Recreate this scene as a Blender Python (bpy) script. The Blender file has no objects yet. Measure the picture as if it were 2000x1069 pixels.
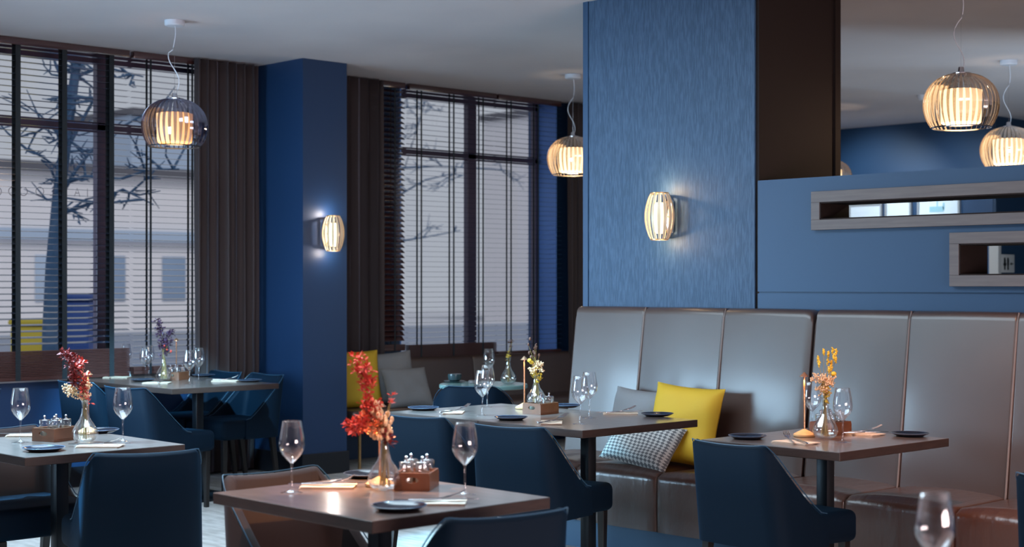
import bpy, bmesh, math, random
from math import sin, cos, pi, radians as R
from mathutils import Vector, Matrix

random.seed(7)
S = bpy.context.scene
C = S.collection

# ------------------------------------------------------------------ camera, world, light, exposure
EYE = 1.40
F = 2980.0
PX0 = 1000.0
HOR = 556.0
A = R(46.45)
SA, CA = sin(A), cos(A)

cam_d = bpy.data.cameras.new('camera')
cam = bpy.data.objects.new('camera', cam_d)
C.objects.link(cam)
cam.location = (0, 0, EYE)
cam.rotation_euler = (R(90), 0, A)
cam_d.sensor_width = 36
cam_d.lens = F / 2000 * 36
cam_d.shift_y = (HOR - 534.5) / 2000
cam_d.clip_start = 0.05
cam_d.clip_end = 300
cam_d.dof.use_dof = True
cam_d.dof.focus_distance = 7.0
cam_d.dof.aperture_fstop = 3.4
S.camera = cam

w = bpy.data.worlds.new('overcast_sky')
S.world = w
w.use_nodes = True
wn = w.node_tree.nodes
wn['Background'].inputs[0].default_value = (0.86, 0.91, 1.0, 1)
wn['Background'].inputs[1].default_value = 0.50

S.view_settings.view_transform = 'Standard'
S.view_settings.look = 'None'
S.view_settings.exposure = 0.0
S.view_settings.gamma = 1.0
S.view_settings.use_curve_mapping = False
S.cycles.use_denoising = True
S.cycles.max_bounces = 8
S.cycles.transparent_max_bounces = 32
S.cycles.sample_clamp_indirect = 3.0
S.cycles.caustics_reflective = False
S.cycles.caustics_refractive = False


def lamp(name, kind, loc, energy, color, parent=None, **kw):
    l = bpy.data.lights.new(name, kind)
    l.energy = energy
    l.color = color
    aim = kw.pop('aim', None)
    for k, v in kw.items():
        setattr(l, k, v)
    o = bpy.data.objects.new(name, l)
    C.objects.link(o)
    o.location = loc
    if aim is not None:
        d = Vector(aim) - Vector(loc)
        o.rotation_euler = d.to_track_quat('-Z', 'Y').to_euler()
    if parent:
        o.parent = parent
    return o


# veiled sun from behind the building onto the street and the fronts opposite
lamp('sky_sun', 'SUN', (20, -6, 24), 1.1, (1.0, 0.97, 0.95), aim=(0, 0, 0), angle=R(20))
# daylight from the glazed side of the room behind the camera (left); added fill lights follow
lamp('window_daylight', 'AREA', (-9.6, 1.1, 1.35), 105, (0.48, 0.76, 1.0), aim=(-8.1, 6.0, 0.9), spread=R(74), shape='RECTANGLE', size=3.0, size_y=1.2)
lamp('added_overhead_fill', 'AREA', (-5.6, 3.2, 3.03), 200, (0.66, 0.86, 1.0), aim=(-5.6, 3.2, 0), shape='RECTANGLE', size=3.6, size_y=2.4)  # unseen area light added overhead to brighten tabletops and floor
lamp('added_fill_spot', 'SPOT', (-7.0, 4.2, 3.03), 1500, (0.34, 0.76, 1.0), aim=(-8.95, 5.3, .75), spot_size=R(27), spot_blend=.5, shadow_soft_size=.05)  # unseen spots from here on, added to brighten single tables in cool tones
lamp('added_fill_spot', 'SPOT', (-5.9, 4.4, 3.03), 1300, (0.32, 0.74, 1.0), aim=(-5.85, 5.3, .75), spot_size=R(30), spot_blend=.6, shadow_soft_size=.05)
lamp('added_fill_spot', 'SPOT', (-6.6, 2.6, 3.03), 1700, (0.30, 0.72, 1.0), aim=(-5.75, 3.0, .75), spot_size=R(28), spot_blend=.6, shadow_soft_size=.05)
lamp('added_fill_spot', 'SPOT', (-3.9, 4.0, 3.03), 420, (0.32, 0.72, 1.0), aim=(-3.42, 3.2, .75), spot_size=R(20), spot_blend=.7, shadow_soft_size=.05)
lamp('added_fill_spot', 'SPOT', (-3.6, 2.2, 3.03), 260, (1.0, 0.50, 0.32), aim=(-3.88, 2.75, .75), spot_size=R(24), spot_blend=.7, shadow_soft_size=.05)  # warm spots added for the nearest table and the right-hand seat
lamp('added_fill_spot', 'SPOT', (-3.1, 4.3, 3.03), 230, (1.0, 0.45, 0.22), aim=(-3.2, 6.0, .42), spot_size=R(44), spot_blend=.8, shadow_soft_size=.05)
lamp('picture_fill_spot', 'SPOT', (-8.9, 12.3, 2.95), 90, (0.75, 0.90, 1.0), aim=(-8.9, 13.7, 2.0), spot_size=R(80), spot_blend=.8, shadow_soft_size=.05)  # added spots that brighten the pictures and the far wall
lamp('picture_fill_spot', 'SPOT', (-8.0, 12.3, 2.95), 60, (0.60, 0.82, 1.0), aim=(-8.0, 13.7, 1.9), spot_size=R(80), spot_blend=.8, shadow_soft_size=.05)
lamp('added_ceiling_fill', 'AREA', (2.4, 3.4, 1.0), 200, (1.0, 0.77, 0.75), aim=(-4.5, 5.0, 3.4), shape='RECTANGLE', size=3.0, size_y=0.8)  # unseen warm area light, added to lift the ceiling
lamp('far_room_fill', 'AREA', (-4.0, 10.5, 1.4), 45, (0.65, 0.84, 1.0), aim=(-9, 13.7, 1.6), shape='RECTANGLE', size=2.5, size_y=1.0)  # added area light filling the far room


# ------------------------------------------------------------------ pixel -> place helpers (all give points in metres in the room)
def ray(px, py):
    u = (px - PX0) / F
    v = (HOR - py) / F
    # per metre of depth
    return Vector((u * CA - SA, u * SA + CA, v))


def atz(px, py, z):
    r = ray(px, py)
    t = (z - EYE) / r.z
    return Vector((r.x * t, r.y * t, z))


def aty(px, py, y):
    r = ray(px, py)
    t = y / r.y
    return Vector((r.x * t, y, EYE + r.z * t))


def atx(px, py, x):
    r = ray(px, py)
    t = x / r.x
    return Vector((x, r.y * t, EYE + r.z * t))


def atd(px, py, d):
    r = ray(px, py)
    return Vector((r.x * d, r.y * d, EYE + r.z * d))


# ------------------------------------------------------------------ materials
MATS = {}


def mat(name, col, rough=0.5, metal=0.0, spec=0.5, sheen=0.0, sheen_tint=None, coat=0.0,
        emis=None, es=0.0, bump=None, vary=None, stretch=(1, 1, 1)):
    m = bpy.data.materials.new(name)
    m.use_nodes = True
    nt = m.node_tree
    b = nt.nodes['Principled BSDF']
    b.inputs['Base Color'].default_value = (*col, 1)
    b.inputs['Roughness'].default_value = rough
    b.inputs['Metallic'].default_value = metal
    b.inputs['Specular IOR Level'].default_value = spec
    b.inputs['Coat Weight'].default_value = coat
    b.inputs['Coat Roughness'].default_value = 0.15
    if sheen:
        b.inputs['Sheen Weight'].default_value = sheen
        b.inputs['Sheen Roughness'].default_value = 0.35
        b.inputs['Sheen Tint'].default_value = (*(sheen_tint or (1, 1, 1)), 1)
    if emis:
        b.inputs['Emission Color'].default_value = (*emis, 1)
        b.inputs['Emission Strength'].default_value = es
    if bump or vary:
        tc = nt.nodes.new('ShaderNodeTexCoord')
        mp = nt.nodes.new('ShaderNodeMapping')
        mp.inputs['Scale'].default_value = stretch
        nt.links.new(tc.outputs['Object'], mp.inputs['Vector'])
    if bump:
        sc, st = bump
        n = nt.nodes.new('ShaderNodeTexNoise')
        n.inputs['Scale'].default_value = sc
        n.inputs['Detail'].default_value = 4
        nt.links.new(mp.outputs[0], n.inputs['Vector'])
        bp = nt.nodes.new('ShaderNodeBump')
        bp.inputs['Strength'].default_value = st
        bp.inputs['Distance'].default_value = 0.01
        nt.links.new(n.outputs[0], bp.inputs['Height'])
        nt.links.new(bp.outputs[0], b.inputs['Normal'])
    if vary:
        sc, col2 = vary
        n = nt.nodes.new('ShaderNodeTexNoise')
        n.inputs['Scale'].default_value = sc
        n.inputs['Detail'].default_value = 5
        nt.links.new(mp.outputs[0], n.inputs['Vector'])
        r = nt.nodes.new('ShaderNodeValToRGB')
        r.color_ramp.elements[0].position = 0.35
        r.color_ramp.elements[1].position = 0.65
        r.color_ramp.elements[0].color = (*col, 1)
        r.color_ramp.elements[1].color = (*col2, 1)
        nt.links.new(n.outputs[0], r.inputs[0])
        nt.links.new(r.outputs[0], b.inputs['Base Color'])
    MATS[name] = m
    return m


def thin_glass(name, tint, blend=0.25, rough=0.02, lo=0.03, hi=0.9, gl=(1, 1, 1)):
    m = bpy.data.materials.new(name)
    m.use_nodes = True
    nt = m.node_tree
    nt.nodes.remove(nt.nodes['Principled BSDF'])
    out = nt.nodes['Material Output']
    t = nt.nodes.new('ShaderNodeBsdfTransparent')
    t.inputs[0].default_value = (*tint, 1)
    g = nt.nodes.new('ShaderNodeBsdfGlossy')
    g.inputs['Color'].default_value = (*gl, 1)
    g.inputs['Roughness'].default_value = rough
    lw = nt.nodes.new('ShaderNodeLayerWeight')
    lw.inputs['Blend'].default_value = blend
    mr = nt.nodes.new('ShaderNodeMapRange')
    mr.inputs['To Min'].default_value = lo
    mr.inputs['To Max'].default_value = hi
    nt.links.new(lw.outputs['Facing'], mr.inputs['Value'])
    mx = nt.nodes.new('ShaderNodeMixShader')
    nt.links.new(mr.outputs[0], mx.inputs[0])
    nt.links.new(t.outputs[0], mx.inputs[1])
    nt.links.new(g.outputs[0], mx.inputs[2])
    nt.links.new(mx.outputs[0], out.inputs[0])
    MATS[name] = m
    return m


mat('ceiling', (0.70, 0.66, 0.68), 0.9, vary=(0.8, (0.62, 0.59, 0.62)))
mat('carpet', (0.50, 0.48, 0.46), 0.95, bump=(160, 0.8), vary=(6, (0.72, 0.70, 0.68)), stretch=(1, 3, 1))
mat('blue_paint', (0.013, 0.055, 0.135), 0.5, vary=(1.2, (0.012, 0.050, 0.124)))
mat('navy_paint', (0.010, 0.040, 0.115), 0.45)
mat('dark_skirting', (0.008, 0.010, 0.016), 0.4)
mat('brown_panel', (0.020, 0.013, 0.012), 0.8, spec=0.2)
mat('white_render', (0.45, 0.47, 0.52), 0.9)
mat('jamb_blue', (0.16, 0.36, 0.92), 0.6)
mat('frame_dark', (0.085, 0.060, 0.10), 0.35)
mat('slat_brown', (0.060, 0.022, 0.022), 0.22, spec=0.9, coat=1.0)
mat('slat_blue_glow', (0.030, 0.045, 0.085), 0.16, spec=1.0, coat=1.0)  # brown slats with the window's bluish glow put into their colour
mat('slat_stack', (0.060, 0.020, 0.018), 0.45)
mat('tape_dark', (0.006, 0.014, 0.022), 0.7)
mat('curtain', (0.060, 0.044, 0.046), 0.85, sheen=0.3, sheen_tint=(0.6, 0.7, 1), bump=(300, 0.3))
mat('leather', (0.066, 0.038, 0.031), 0.42, spec=0.8, coat=0.25, bump=(5, 0.12), vary=(3, (0.057, 0.033, 0.027)))
mat('leather_seat', (0.085, 0.036, 0.024), 0.33, spec=0.8, coat=0.2, bump=(9, 0.55), stretch=(2.2, 0.7, 0.7))
mat('piping', (0.22, 0.18, 0.17), 0.4)
mat('plinth_blue', (0.045, 0.12, 0.22), 0.5)
mat('velvet', (0.001, 0.010, 0.024), 0.7, sheen=0.07, sheen_tint=(0.06, 0.40, 0.85), spec=0.15)
mat('velvet_warm_lit', (0.036, 0.025, 0.025), 0.8, sheen=0.12, sheen_tint=(0.5, 0.55, 0.7), spec=0.3)  # blue velvet with warm room light put into the base colour
mat('velvet_piping', (0.02, 0.08, 0.15), 0.4, sheen=0.3, sheen_tint=(0.4, 0.7, 1))
mat('leg_dark', (0.010, 0.008, 0.008), 0.35)
mat('table_wood', (0.17, 0.125, 0.112), 0.28, spec=0.8, coat=1.0, vary=(14, (0.22, 0.165, 0.15)), stretch=(0.35, 3, 1))
mat('table_edge', (0.036, 0.020, 0.017), 0.45, vary=(14, (0.048, 0.027, 0.022)), stretch=(1, 1, 6))
mat('table_post', (0.012, 0.018, 0.026), 0.35, metal=0.4)
mat('mint_top', (0.28, 0.50, 0.48), 0.22, coat=0.3)
mat('brass', (0.75, 0.45, 0.20), 0.28, metal=0.9)
mat('copper', (0.85, 0.42, 0.25), 0.25, metal=0.9)
mat('pale_wood', (0.62, 0.40, 0.20), 0.5, vary=(30, (0.50, 0.30, 0.14)))
mat('caddy_wood', (0.13, 0.045, 0.020), 0.4, vary=(20, (0.17, 0.060, 0.028)))
mat('caddy_hole', (0.55, 0.35, 0.2), 0.6)
mat('plate_dark', (0.010, 0.013, 0.024), 0.14, spec=0.7)
mat('plate_rim', (0.10, 0.13, 0.20), 0.2)
mat('napkin', (0.72, 0.56, 0.44), 0.85)
mat('steel', (0.65, 0.66, 0.70), 0.18, metal=1.0)
mat('chrome', (0.7, 0.7, 0.74), 0.12, metal=1.0)
mat('white_cap', (0.75, 0.77, 0.85), 0.4)
mat('salt', (0.80, 0.70, 0.58), 0.8)
mat('pepper', (0.10, 0.06, 0.04), 0.8)
mat('sand', (0.80, 0.62, 0.40), 0.9)
mat('cushion_grey', (0.22, 0.22, 0.23), 0.85, bump=(40, 0.25))
mat('cushion_yellow', (0.62, 0.38, 0.02), 0.7, bump=(9, 0.4))
mat('red_leaf', (0.60, 0.05, 0.03), 0.6)
mat('orange_leaf', (0.85, 0.22, 0.08), 0.6)
mat('maroon_leaf', (0.22, 0.015, 0.015), 0.6)
mat('purple_leaf', (0.05, 0.015, 0.05), 0.6)
mat('cream_bud', (0.85, 0.55, 0.32), 0.6)
mat('yellow_bud', (0.85, 0.55, 0.05), 0.6)
mat('brown_bud', (0.14, 0.06, 0.04), 0.6)
mat('stem', (0.38, 0.26, 0.08), 0.7)
mat('stem_dark', (0.09, 0.03, 0.02), 0.7)
mat('frame_oak', (0.135, 0.115, 0.115), 0.6, vary=(10, (0.165, 0.140, 0.135)), stretch=(0.5, 4, 8))
mat('picture_frame', (0.35, 0.36, 0.38), 0.4)
mat('picture_pale', (0.85, 0.92, 1.0), 0.3)
mat('picture_teal', (0.35, 0.62, 0.70), 0.5)
mat('sign_grey', (0.55, 0.52, 0.50), 0.5)
mat('black', (0.004, 0.006, 0.008), 0.5)
mat('far_navy', (0.01, 0.035, 0.08), 0.6)
mat('cup_dark', (0.03, 0.06, 0.07), 0.25)
mat('bark', (0.035, 0.09, 0.18), 0.9, vary=(8, (0.06, 0.12, 0.22)))
mat('facade', (0.80, 0.78, 0.80), 0.9)
mat('facade_band', (0.42, 0.52, 0.66), 0.9)
mat('facade_glass', (0.25, 0.34, 0.48), 0.4)
mat('roof_grey', (0.12, 0.12, 0.14), 0.9)
mat('bin_yellow', (0.45, 0.36, 0.03), 0.6)
mat('bin_blue', (0.01, 0.05, 0.22), 0.5)
mat('street', (0.55, 0.56, 0.60), 0.9)
mat('low_wall', (0.30, 0.34, 0.42), 0.9)
mat('brick_orange', (0.40, 0.22, 0.14), 0.9)
mat('shade_warm', (0.9, 0.7, 0.4), 0.6, emis=(1.0, 0.42, 0.10), es=0.85)
mat('shade_white', (0.9, 0.8, 0.6), 0.6, emis=(1.0, 0.68, 0.36), es=1.9)
mat('opal_rib', (0.85, 0.66, 0.42), 0.3)
mat('sconce_glow', (0.9, 0.8, 0.6), 0.6, emis=(1.0, 0.72, 0.40), es=3.2)
thin_glass('glass', (0.985, 0.99, 1.0), 0.22, 0.03, 0.03, 0.85)
thin_glass('pane', (0.97, 0.98, 1.0), 0.12, 0.0, 0.02, 0.25)
thin_glass('acrylic', (0.95, 0.90, 0.84), 0.40, 0.08, 0.30, 0.95, gl=(0.98, 0.92, 0.86))
thin_glass('acrylic_dark', (0.80, 0.76, 0.78), 0.40, 0.08, 0.25, 0.95, gl=(0.42, 0.45, 0.58))
thin_glass('vase_glass', (0.97, 0.985, 0.99), 0.30, 0.03, 0.05, 0.9)


def wallpaper():
    m = mat('wallpaper', (0.075, 0.165, 0.30), 0.55)
    nt = m.node_tree
    b = nt.nodes['Principled BSDF']
    tc = nt.nodes.new('ShaderNodeTexCoord')
    mp = nt.nodes.new('ShaderNodeMapping')
    mp.inputs['Scale'].default_value = (1, 1, 0.11)
    n = nt.nodes.new('ShaderNodeTexNoise')
    n.inputs['Scale'].default_value = 150
    n.inputs['Detail'].default_value = 3
    r = nt.nodes.new('ShaderNodeValToRGB')
    r.color_ramp.elements[0].position = 0.38
    r.color_ramp.elements[1].position = 0.66
    r.color_ramp.elements[0].color = (0.019, 0.056, 0.118, 1)
    r.color_ramp.elements[1].color = (0.047, 0.098, 0.185, 1)
    bp = nt.nodes.new('ShaderNodeBump')
    bp.inputs['Strength'].default_value = 0.6
    bp.inputs['Distance'].default_value = 0.004
    nt.links.new(tc.outputs['Object'], mp.inputs['Vector'])
    nt.links.new(mp.outputs[0], n.inputs['Vector'])
    nt.links.new(n.outputs[0], r.inputs[0])
    nt.links.new(r.outputs[0], b.inputs['Base Color'])
    nt.links.new(n.outputs[0], bp.inputs['Height'])
    nt.links.new(bp.outputs[0], b.inputs['Normal'])


wallpaper()


def diamond_fabric():
    m = mat('diamond_fabric', (0.5, 0.5, 0.5), 0.85)
    nt = m.node_tree
    b = nt.nodes['Principled BSDF']
    tc = nt.nodes.new('ShaderNodeTexCoord')
    mp = nt.nodes.new('ShaderNodeMapping')
    mp.inputs['Rotation'].default_value = (0, R(45), 0)
    mp.inputs['Scale'].default_value = (88, 0, 88)
    mp0 = nt.nodes.new('ShaderNodeMapping')
    mp0.inputs['Scale'].default_value = (0.62, 0, 1)
    ck = nt.nodes.new('ShaderNodeTexChecker')
    ck.inputs['Scale'].default_value = 1
    ck.inputs['Color1'].default_value = (0.50, 0.49, 0.47, 1)
    ck.inputs['Color2'].default_value = (0.13, 0.13, 0.14, 1)
    nt.links.new(tc.outputs['Object'], mp0.inputs['Vector'])
    nt.links.new(mp0.outputs[0], mp.inputs['Vector'])
    nt.links.new(mp.outputs[0], ck.inputs['Vector'])
    nt.links.new(ck.outputs[0], b.inputs['Base Color'])


diamond_fabric()


# ------------------------------------------------------------------ mesh helpers
def nb():
    return bmesh.new()


def box(bm, x0, x1, y0, y1, z0, z1, bev=0.0, seg=2):
    r = bmesh.ops.create_cube(bm, size=1.0)
    vs = r['verts']
    for v in vs:
        v.co = Vector((x0 + (v.co.x + .5) * (x1 - x0), y0 + (v.co.y + .5) * (y1 - y0), z0 + (v.co.z + .5) * (z1 - z0)))
    if bev > 0:
        es = list({e for v in vs for e in v.link_edges})
        bmesh.ops.bevel(bm, geom=es, offset=bev, segments=seg, affect='EDGES', profile=0.5)
    return vs


def lathe(bm, prof, n=24, cx=0, cy=0, cz=0, flute=None, closed=False):
    rings = []
    for (r, z) in prof:
        ring = []
        for k in range(n):
            a = 2 * pi * k / n
            rr = r * (1 + (flute[1] * cos(flute[0] * a) if flute else 0))
            ring.append(bm.verts.new((cx + rr * cos(a), cy + rr * sin(a), cz + z)))
        rings.append(ring)
    pairs = list(zip(rings[:-1], rings[1:]))
    if closed:
        pairs.append((rings[-1], rings[0]))
    for a_, b_ in pairs:
        for k in range(n):
            bm.faces.new((a_[k], a_[(k + 1) % n], b_[(k + 1) % n], b_[k]))
    return rings


def cap(bm, ring, flip=False):
    bm.faces.new(ring[::-1] if flip else ring)


def solid_lathe(bm, prof, n=24, cx=0, cy=0, cz=0):
    rg = lathe(bm, prof, n, cx, cy, cz)
    cap(bm, rg[0], True)
    cap(bm, rg[-1])


def tube(bm, pts, rad, n=8, caps=True):
    pts = [Vector(p) for p in pts]
    rad = rad if isinstance(rad, (list, tuple)) else [rad] * len(pts)
    rings = []
    up = Vector((0, 0, 1))
    for i, p in enumerate(pts):
        t = (pts[min(i + 1, len(pts) - 1)] - pts[max(i - 1, 0)])
        if t.length < 1e-9:
            t = Vector((0, 0, 1))
        t.normalize()
        ref = up if abs(t.dot(up)) < 0.95 else Vector((1, 0, 0))
        s = t.cross(ref).normalized()
        q = s.cross(t).normalized()
        rings.append([bm.verts.new(p + (s * cos(2 * pi * k / n) + q * sin(2 * pi * k / n)) * rad[i]) for k in range(n)])
    for a_, b_ in zip(rings[:-1], rings[1:]):
        for k in range(n):
            bm.faces.new((a_[k], a_[(k + 1) % n], b_[(k + 1) % n], b_[k]))
    if caps:
        bm.faces.new(rings[0][::-1])
        bm.faces.new(rings[-1])


def blob(bm, c, rx, ry, rz, nu=8, nv=5):
    c = Vector(c)
    top = bm.verts.new(c + Vector((0, 0, rz)))
    bot = bm.verts.new(c - Vector((0, 0, rz)))
    rings = []
    for j in range(1, nv):
        t = pi * j / nv
        rings.append([bm.verts.new(c + Vector((rx * sin(t) * cos(2 * pi * k / nu), ry * sin(t) * sin(2 * pi * k / nu), rz * cos(t)))) for k in range(nu)])
    for k in range(nu):
        bm.faces.new((top, rings[0][k], rings[0][(k + 1) % nu]))
        bm.faces.new((bot, rings[-1][(k + 1) % nu], rings[-1][k]))
    for a_, b_ in zip(rings[:-1], rings[1:]):
        for k in range(nu):
            bm.faces.new((a_[k], b_[k], b_[(k + 1) % nu], a_[(k + 1) % nu]))


def leaf(bm, c, d, nrm, L, W):
    """a small folded leaf starting at c pointing along d"""
    c = Vector(c)
    d = Vector(d).normalized()
    s = d.cross(Vector(nrm))
    if s.length < 1e-4:
        s = d.cross(Vector((1, 0, 0)))
    s.normalize()
    n = s.cross(d).normalized()
    p0 = bm.verts.new(c)
    m1 = bm.verts.new(c + d * L * .5 + s * W * .5 + n * W * .2)
    m2 = bm.verts.new(c + d * L * .5 - s * W * .5 + n * W * .2)
    mm = bm.verts.new(c + d * L * .5)
    p1 = bm.verts.new(c + d * L)
    bm.faces.new((p0, mm, m1))
    bm.faces.new((mm, p1, m1))
    bm.faces.new((p0, m2, mm))
    bm.faces.new((mm, m2, p1))


def obj(name, bm, material, parent=None, loc=None, rotz=None, smooth=True, angle=35):
    me = bpy.data.meshes.new(name)
    bmesh.ops.recalc_face_normals(bm, faces=bm.faces)
    bm.to_mesh(me)
    bm.free()
    for m in (material if isinstance(material, (list, tuple)) else [material]):
        me.materials.append(MATS[m])
    if smooth:
        for p in me.polygons:
            p.use_smooth = True
        me.set_sharp_from_angle(angle=R(angle))
    o = bpy.data.objects.new(name, me)
    C.objects.link(o)
    if parent:
        o.parent = parent
    if loc is not None:
        o.location = loc
    if rotz is not None:
        o.rotation_euler = (0, 0, rotz)
    return o


def thing(name, label, cat, loc=(0, 0, 0), rotz=0, group=None):
    o = bpy.data.objects.new(name, None)
    o.empty_display_size = 0.1
    C.objects.link(o)
    o.location = loc
    o.rotation_euler = (0, 0, rotz)
    o['label'] = label
    o['category'] = cat
    if group:
        o['group'] = group
    return o


def tag(o, label, cat, group=None, kind=None):
    if label:
        o['label'] = label
    if cat:
        o['category'] = cat
    if group:
        o['group'] = group
    if kind:
        o['kind'] = kind
    return o


def struct(name, bm, m, parent=None, smooth=False):
    o = obj(name, bm, m, parent, smooth=smooth)
    if not parent:
        o['kind'] = 'structure'
    return o


def sbox(name, m, x0, x1, y0, y1, z0, z1, parent=None, bev=0):
    bm = nb()
    box(bm, x0, x1, y0, y1, z0, z1, bev)
    return struct(name, bm, m, parent)


def dup(root, loc, rotz=0, label=None, group=None):
    r = root.copy()
    C.objects.link(r)
    r.location = loc
    r.rotation_euler = (0, 0, rotz)
    if label:
        r['label'] = label
    if group:
        r['group'] = group
    for ch in list(root.children):
        c = ch.copy()
        C.objects.link(c)
        c.parent = r
        for g in list(ch.children):
            d = g.copy()
            C.objects.link(d)
            d.parent = c
    return r


class Kind:
    """first placement moves the prototype, later ones copy it"""

    def __init__(self, root):
        self.root, self.used = root, False

    def put(self, loc, rotz=0, label=None, group=None):
        if not self.used:
            self.used = True
            r = self.root
            r.location = loc
            r.rotation_euler = (0, 0, rotz)
            if label:
                r['label'] = label
            if group:
                r['group'] = group
            return r
        return dup(self.root, loc, rotz, label, group)


# ------------------------------------------------------------------ the room
CZ = 3.05      # ceiling
XW = -9.72     # inner face of window wall
XG = -9.97     # glass plane
YB = 6.45      # banquette wall
FAR = 13.70

sbox('floor', 'carpet', -10.1, 3.2, -3.6, 16.2, -0.12, 0.0)
sbox('ceiling', 'ceiling', -10.1, 3.2, -3.6, 16.2, CZ, CZ + 0.2)

sbox('wall_right', 'ceiling', 3.2, 3.3, -3.6, 16.2, 0, CZ)
sbox('wall_rear', 'ceiling', XW, 3.2, -3.7, -3.6, 0, CZ)

OPEN = [(-2.3, -0.5), (0.1, 1.95), (2.55, 3.9), (4.45, 6.36), (7.97, 9.80), (11.0, 13.0)]
SILL = 0.74
bm = nb()
ys = [-3.6]
for a_, b_ in OPEN:
    ys += [a_, b_]
ys.append(16.2)
for i in range(0, len(ys), 2):
    box(bm, XG - 0.12, XW, ys[i], ys[i + 1], 0, CZ)
for a_, b_ in OPEN:
    box(bm, XG - 0.12, XW, a_, b_, 0, SILL)
struct('wall_window_side', bm, 'navy_paint')

# blue painted reveal liners (side faces of the window recesses)
wi = 0
for a_, b_ in OPEN:
    wi += 1
    bm = nb()
    x0, x1 = XG - 0.03, XG + 0.03
    mid = {4: 5.41, 5: 8.97}.get(wi, (a_ + b_) / 2)
    box(bm, x0, x1, a_, a_ + 0.06, SILL, CZ, 0.004)
    box(bm, x0, x1, b_ - 0.06, b_, SILL, CZ, 0.004)
    box(bm, x0, x1, a_, b_, SILL, SILL + 0.06, 0.004)
    box(bm, x0, x1, a_, b_, 2.975, CZ, 0.004)
    box(bm, x0, x1, a_, b_, 2.49, 2.56, 0.004)
    box(bm, x0, x1, mid - 0.05, mid + 0.05, SILL, 2.98, 0.004)
    box(bm, x1 - 0.012, x1 + 0.012, a_ + .05, b_ - .05, 2.485, 2.50, 0.002)
    win = struct('window_%d' % wi, bm, 'frame_dark')
    bm = nb()
    box(bm, XG - 0.004, XG + 0.004, a_ + 0.05, b_ - 0.05, SILL + .05, 2.99)
    obj('pane', bm, 'pane', win, smooth=False)
    bm = nb()
    box(bm, XG + 0.03, XW + 0.025, a_, b_, SILL, SILL + 0.03, 0.005)
    obj('window_sill', bm, 'white_render', win)
    bm = nb()
    box(bm, XG + 0.03, XW + 0.001, b_ - 0.012, b_, SILL + .03, CZ)
    box(bm, XG + 0.03, XW + 0.001, a_, a_ + 0.012, SILL + .03, CZ)
    obj('reveal', bm, 'jamb_blue', win, smooth=False)
    if wi == 4:
        # outlined lettering stuck on the glass, seen from behind
        bm = nb()

        def ring(y, z, r):
            for k in range(28):
                a0, a1 = 2 * pi * k / 28, 2 * pi * (k + 1) / 28
                tube(bm, [(XG + .006, y + r * cos(a0), z + r * sin(a0)), (XG + .006, y + r * cos(a1), z + r * sin(a1))], .0022, 4)
        for px in (-6, 24, 45, 77):
            p = atx(px, 374, XG)
            ring(p.y, p.z, .029)
        for px, zz in ((104, 374), (150, 376), (170, 377)):
            p = atx(px, zz, XG)
            y, z = p.y, p.z
            if px == 104:
                tube(bm, [(XG + .006, y, z + .03), (XG + .006, y, z - .03), (XG + .006, y - .028, z - .03)], .0022, 4)
            elif px == 150:
                tube(bm, [(XG + .006, y - .022, z - .03), (XG + .006, y, z + .03), (XG + .006, y + .022, z - .03)], .0022, 4)
                tube(bm, [(XG + .006, y - .012, z - .005), (XG + .006, y + .012, z - .005)], .0022, 4)
            else:
                tube(bm, [(XG + .006, y, z + .03), (XG + .006, y, z - .03)], .0022, 4)
        o = obj('window_lettering', bm, 'frame_dark', win)
        o['label'] = 'outlined letters on the glass'

# pillar between the windows
PX, PY0, PY1 = -9.10, 6.55, 6.95
sbox('wall_pillar', 'navy_paint', XW, PX, PY0, PY1, 0, CZ)
bm = nb()
box(bm, XW, PX + .015, PY0 - .015, PY1 + .015, 0, 0.16, 0.004)
struct('baseboard_pillar', bm, 'dark_skirting')
bm = nb()
for a_, b_ in ((-3.6, 6.53),):
    box(bm, XW, XW + .015, a_, b_, 0, 0.14)
struct('baseboard_left', bm, 'dark_skirting')

# wall behind the alcove, hidden end wall of the window bay
sbox('wall_alcove', 'navy_paint', XW, -7.4, 10.4, 10.55, 0, CZ)

# big textured column
CX0, CX1 = -6.165, -4.914
bm = nb()
box(bm, CX0, CX1 - 0.02, YB, 7.17, 0, CZ)
struct('wall_column', bm, 'wallpaper')
sbox('wall_column_side', 'brown_panel', CX1 - 0.02, CX1, YB + .012, 7.17, 0, CZ)
bm = nb()
box(bm, CX0 - 0.012, CX0 + 0.028, YB - 0.006, YB + 0.7, 0, CZ)
struct('trim_1', bm, 'blue_paint')
bm = nb()
box(bm, CX1 - .001, CX1 + 0.014, 7.135, 7.185, 1.9, CZ)
struct('trim_2', bm, 'brown_panel')

# partition wall with two framed openings
PH = 1.945
bm = nb()
T0y, T1y = YB, 6.67
ox0, oz0, oz1 = -4.504, 1.7266, 1.8145
qx0, qz0, qz1 = -3.725, 1.443, 1.590
ox1, qx1 = -2.3, -2.0
XR = 3.2
box(bm, CX1, XR, T0y, T1y, 0, 1.353)
box(bm, CX1, XR, T0y + .012, T1y, 1.353, 1.363)
box(bm, CX1, XR, T0y, T1y, 1.363, qz0)
box(bm, CX1, qx0, T0y, T1y, qz0, qz1)
box(bm, qx1, XR, T0y, T1y, qz0, qz1)
box(bm, CX1, XR, T0y, T1y, qz1, oz0)
box(bm, CX1, ox0, T0y, T1y, oz0, oz1)
box(bm, ox1, XR, T0y, T1y, oz0, oz1)
box(bm, CX1, XR, T0y, T1y, oz1, PH)
struct('wall_partition', bm, 'blue_paint')


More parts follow.
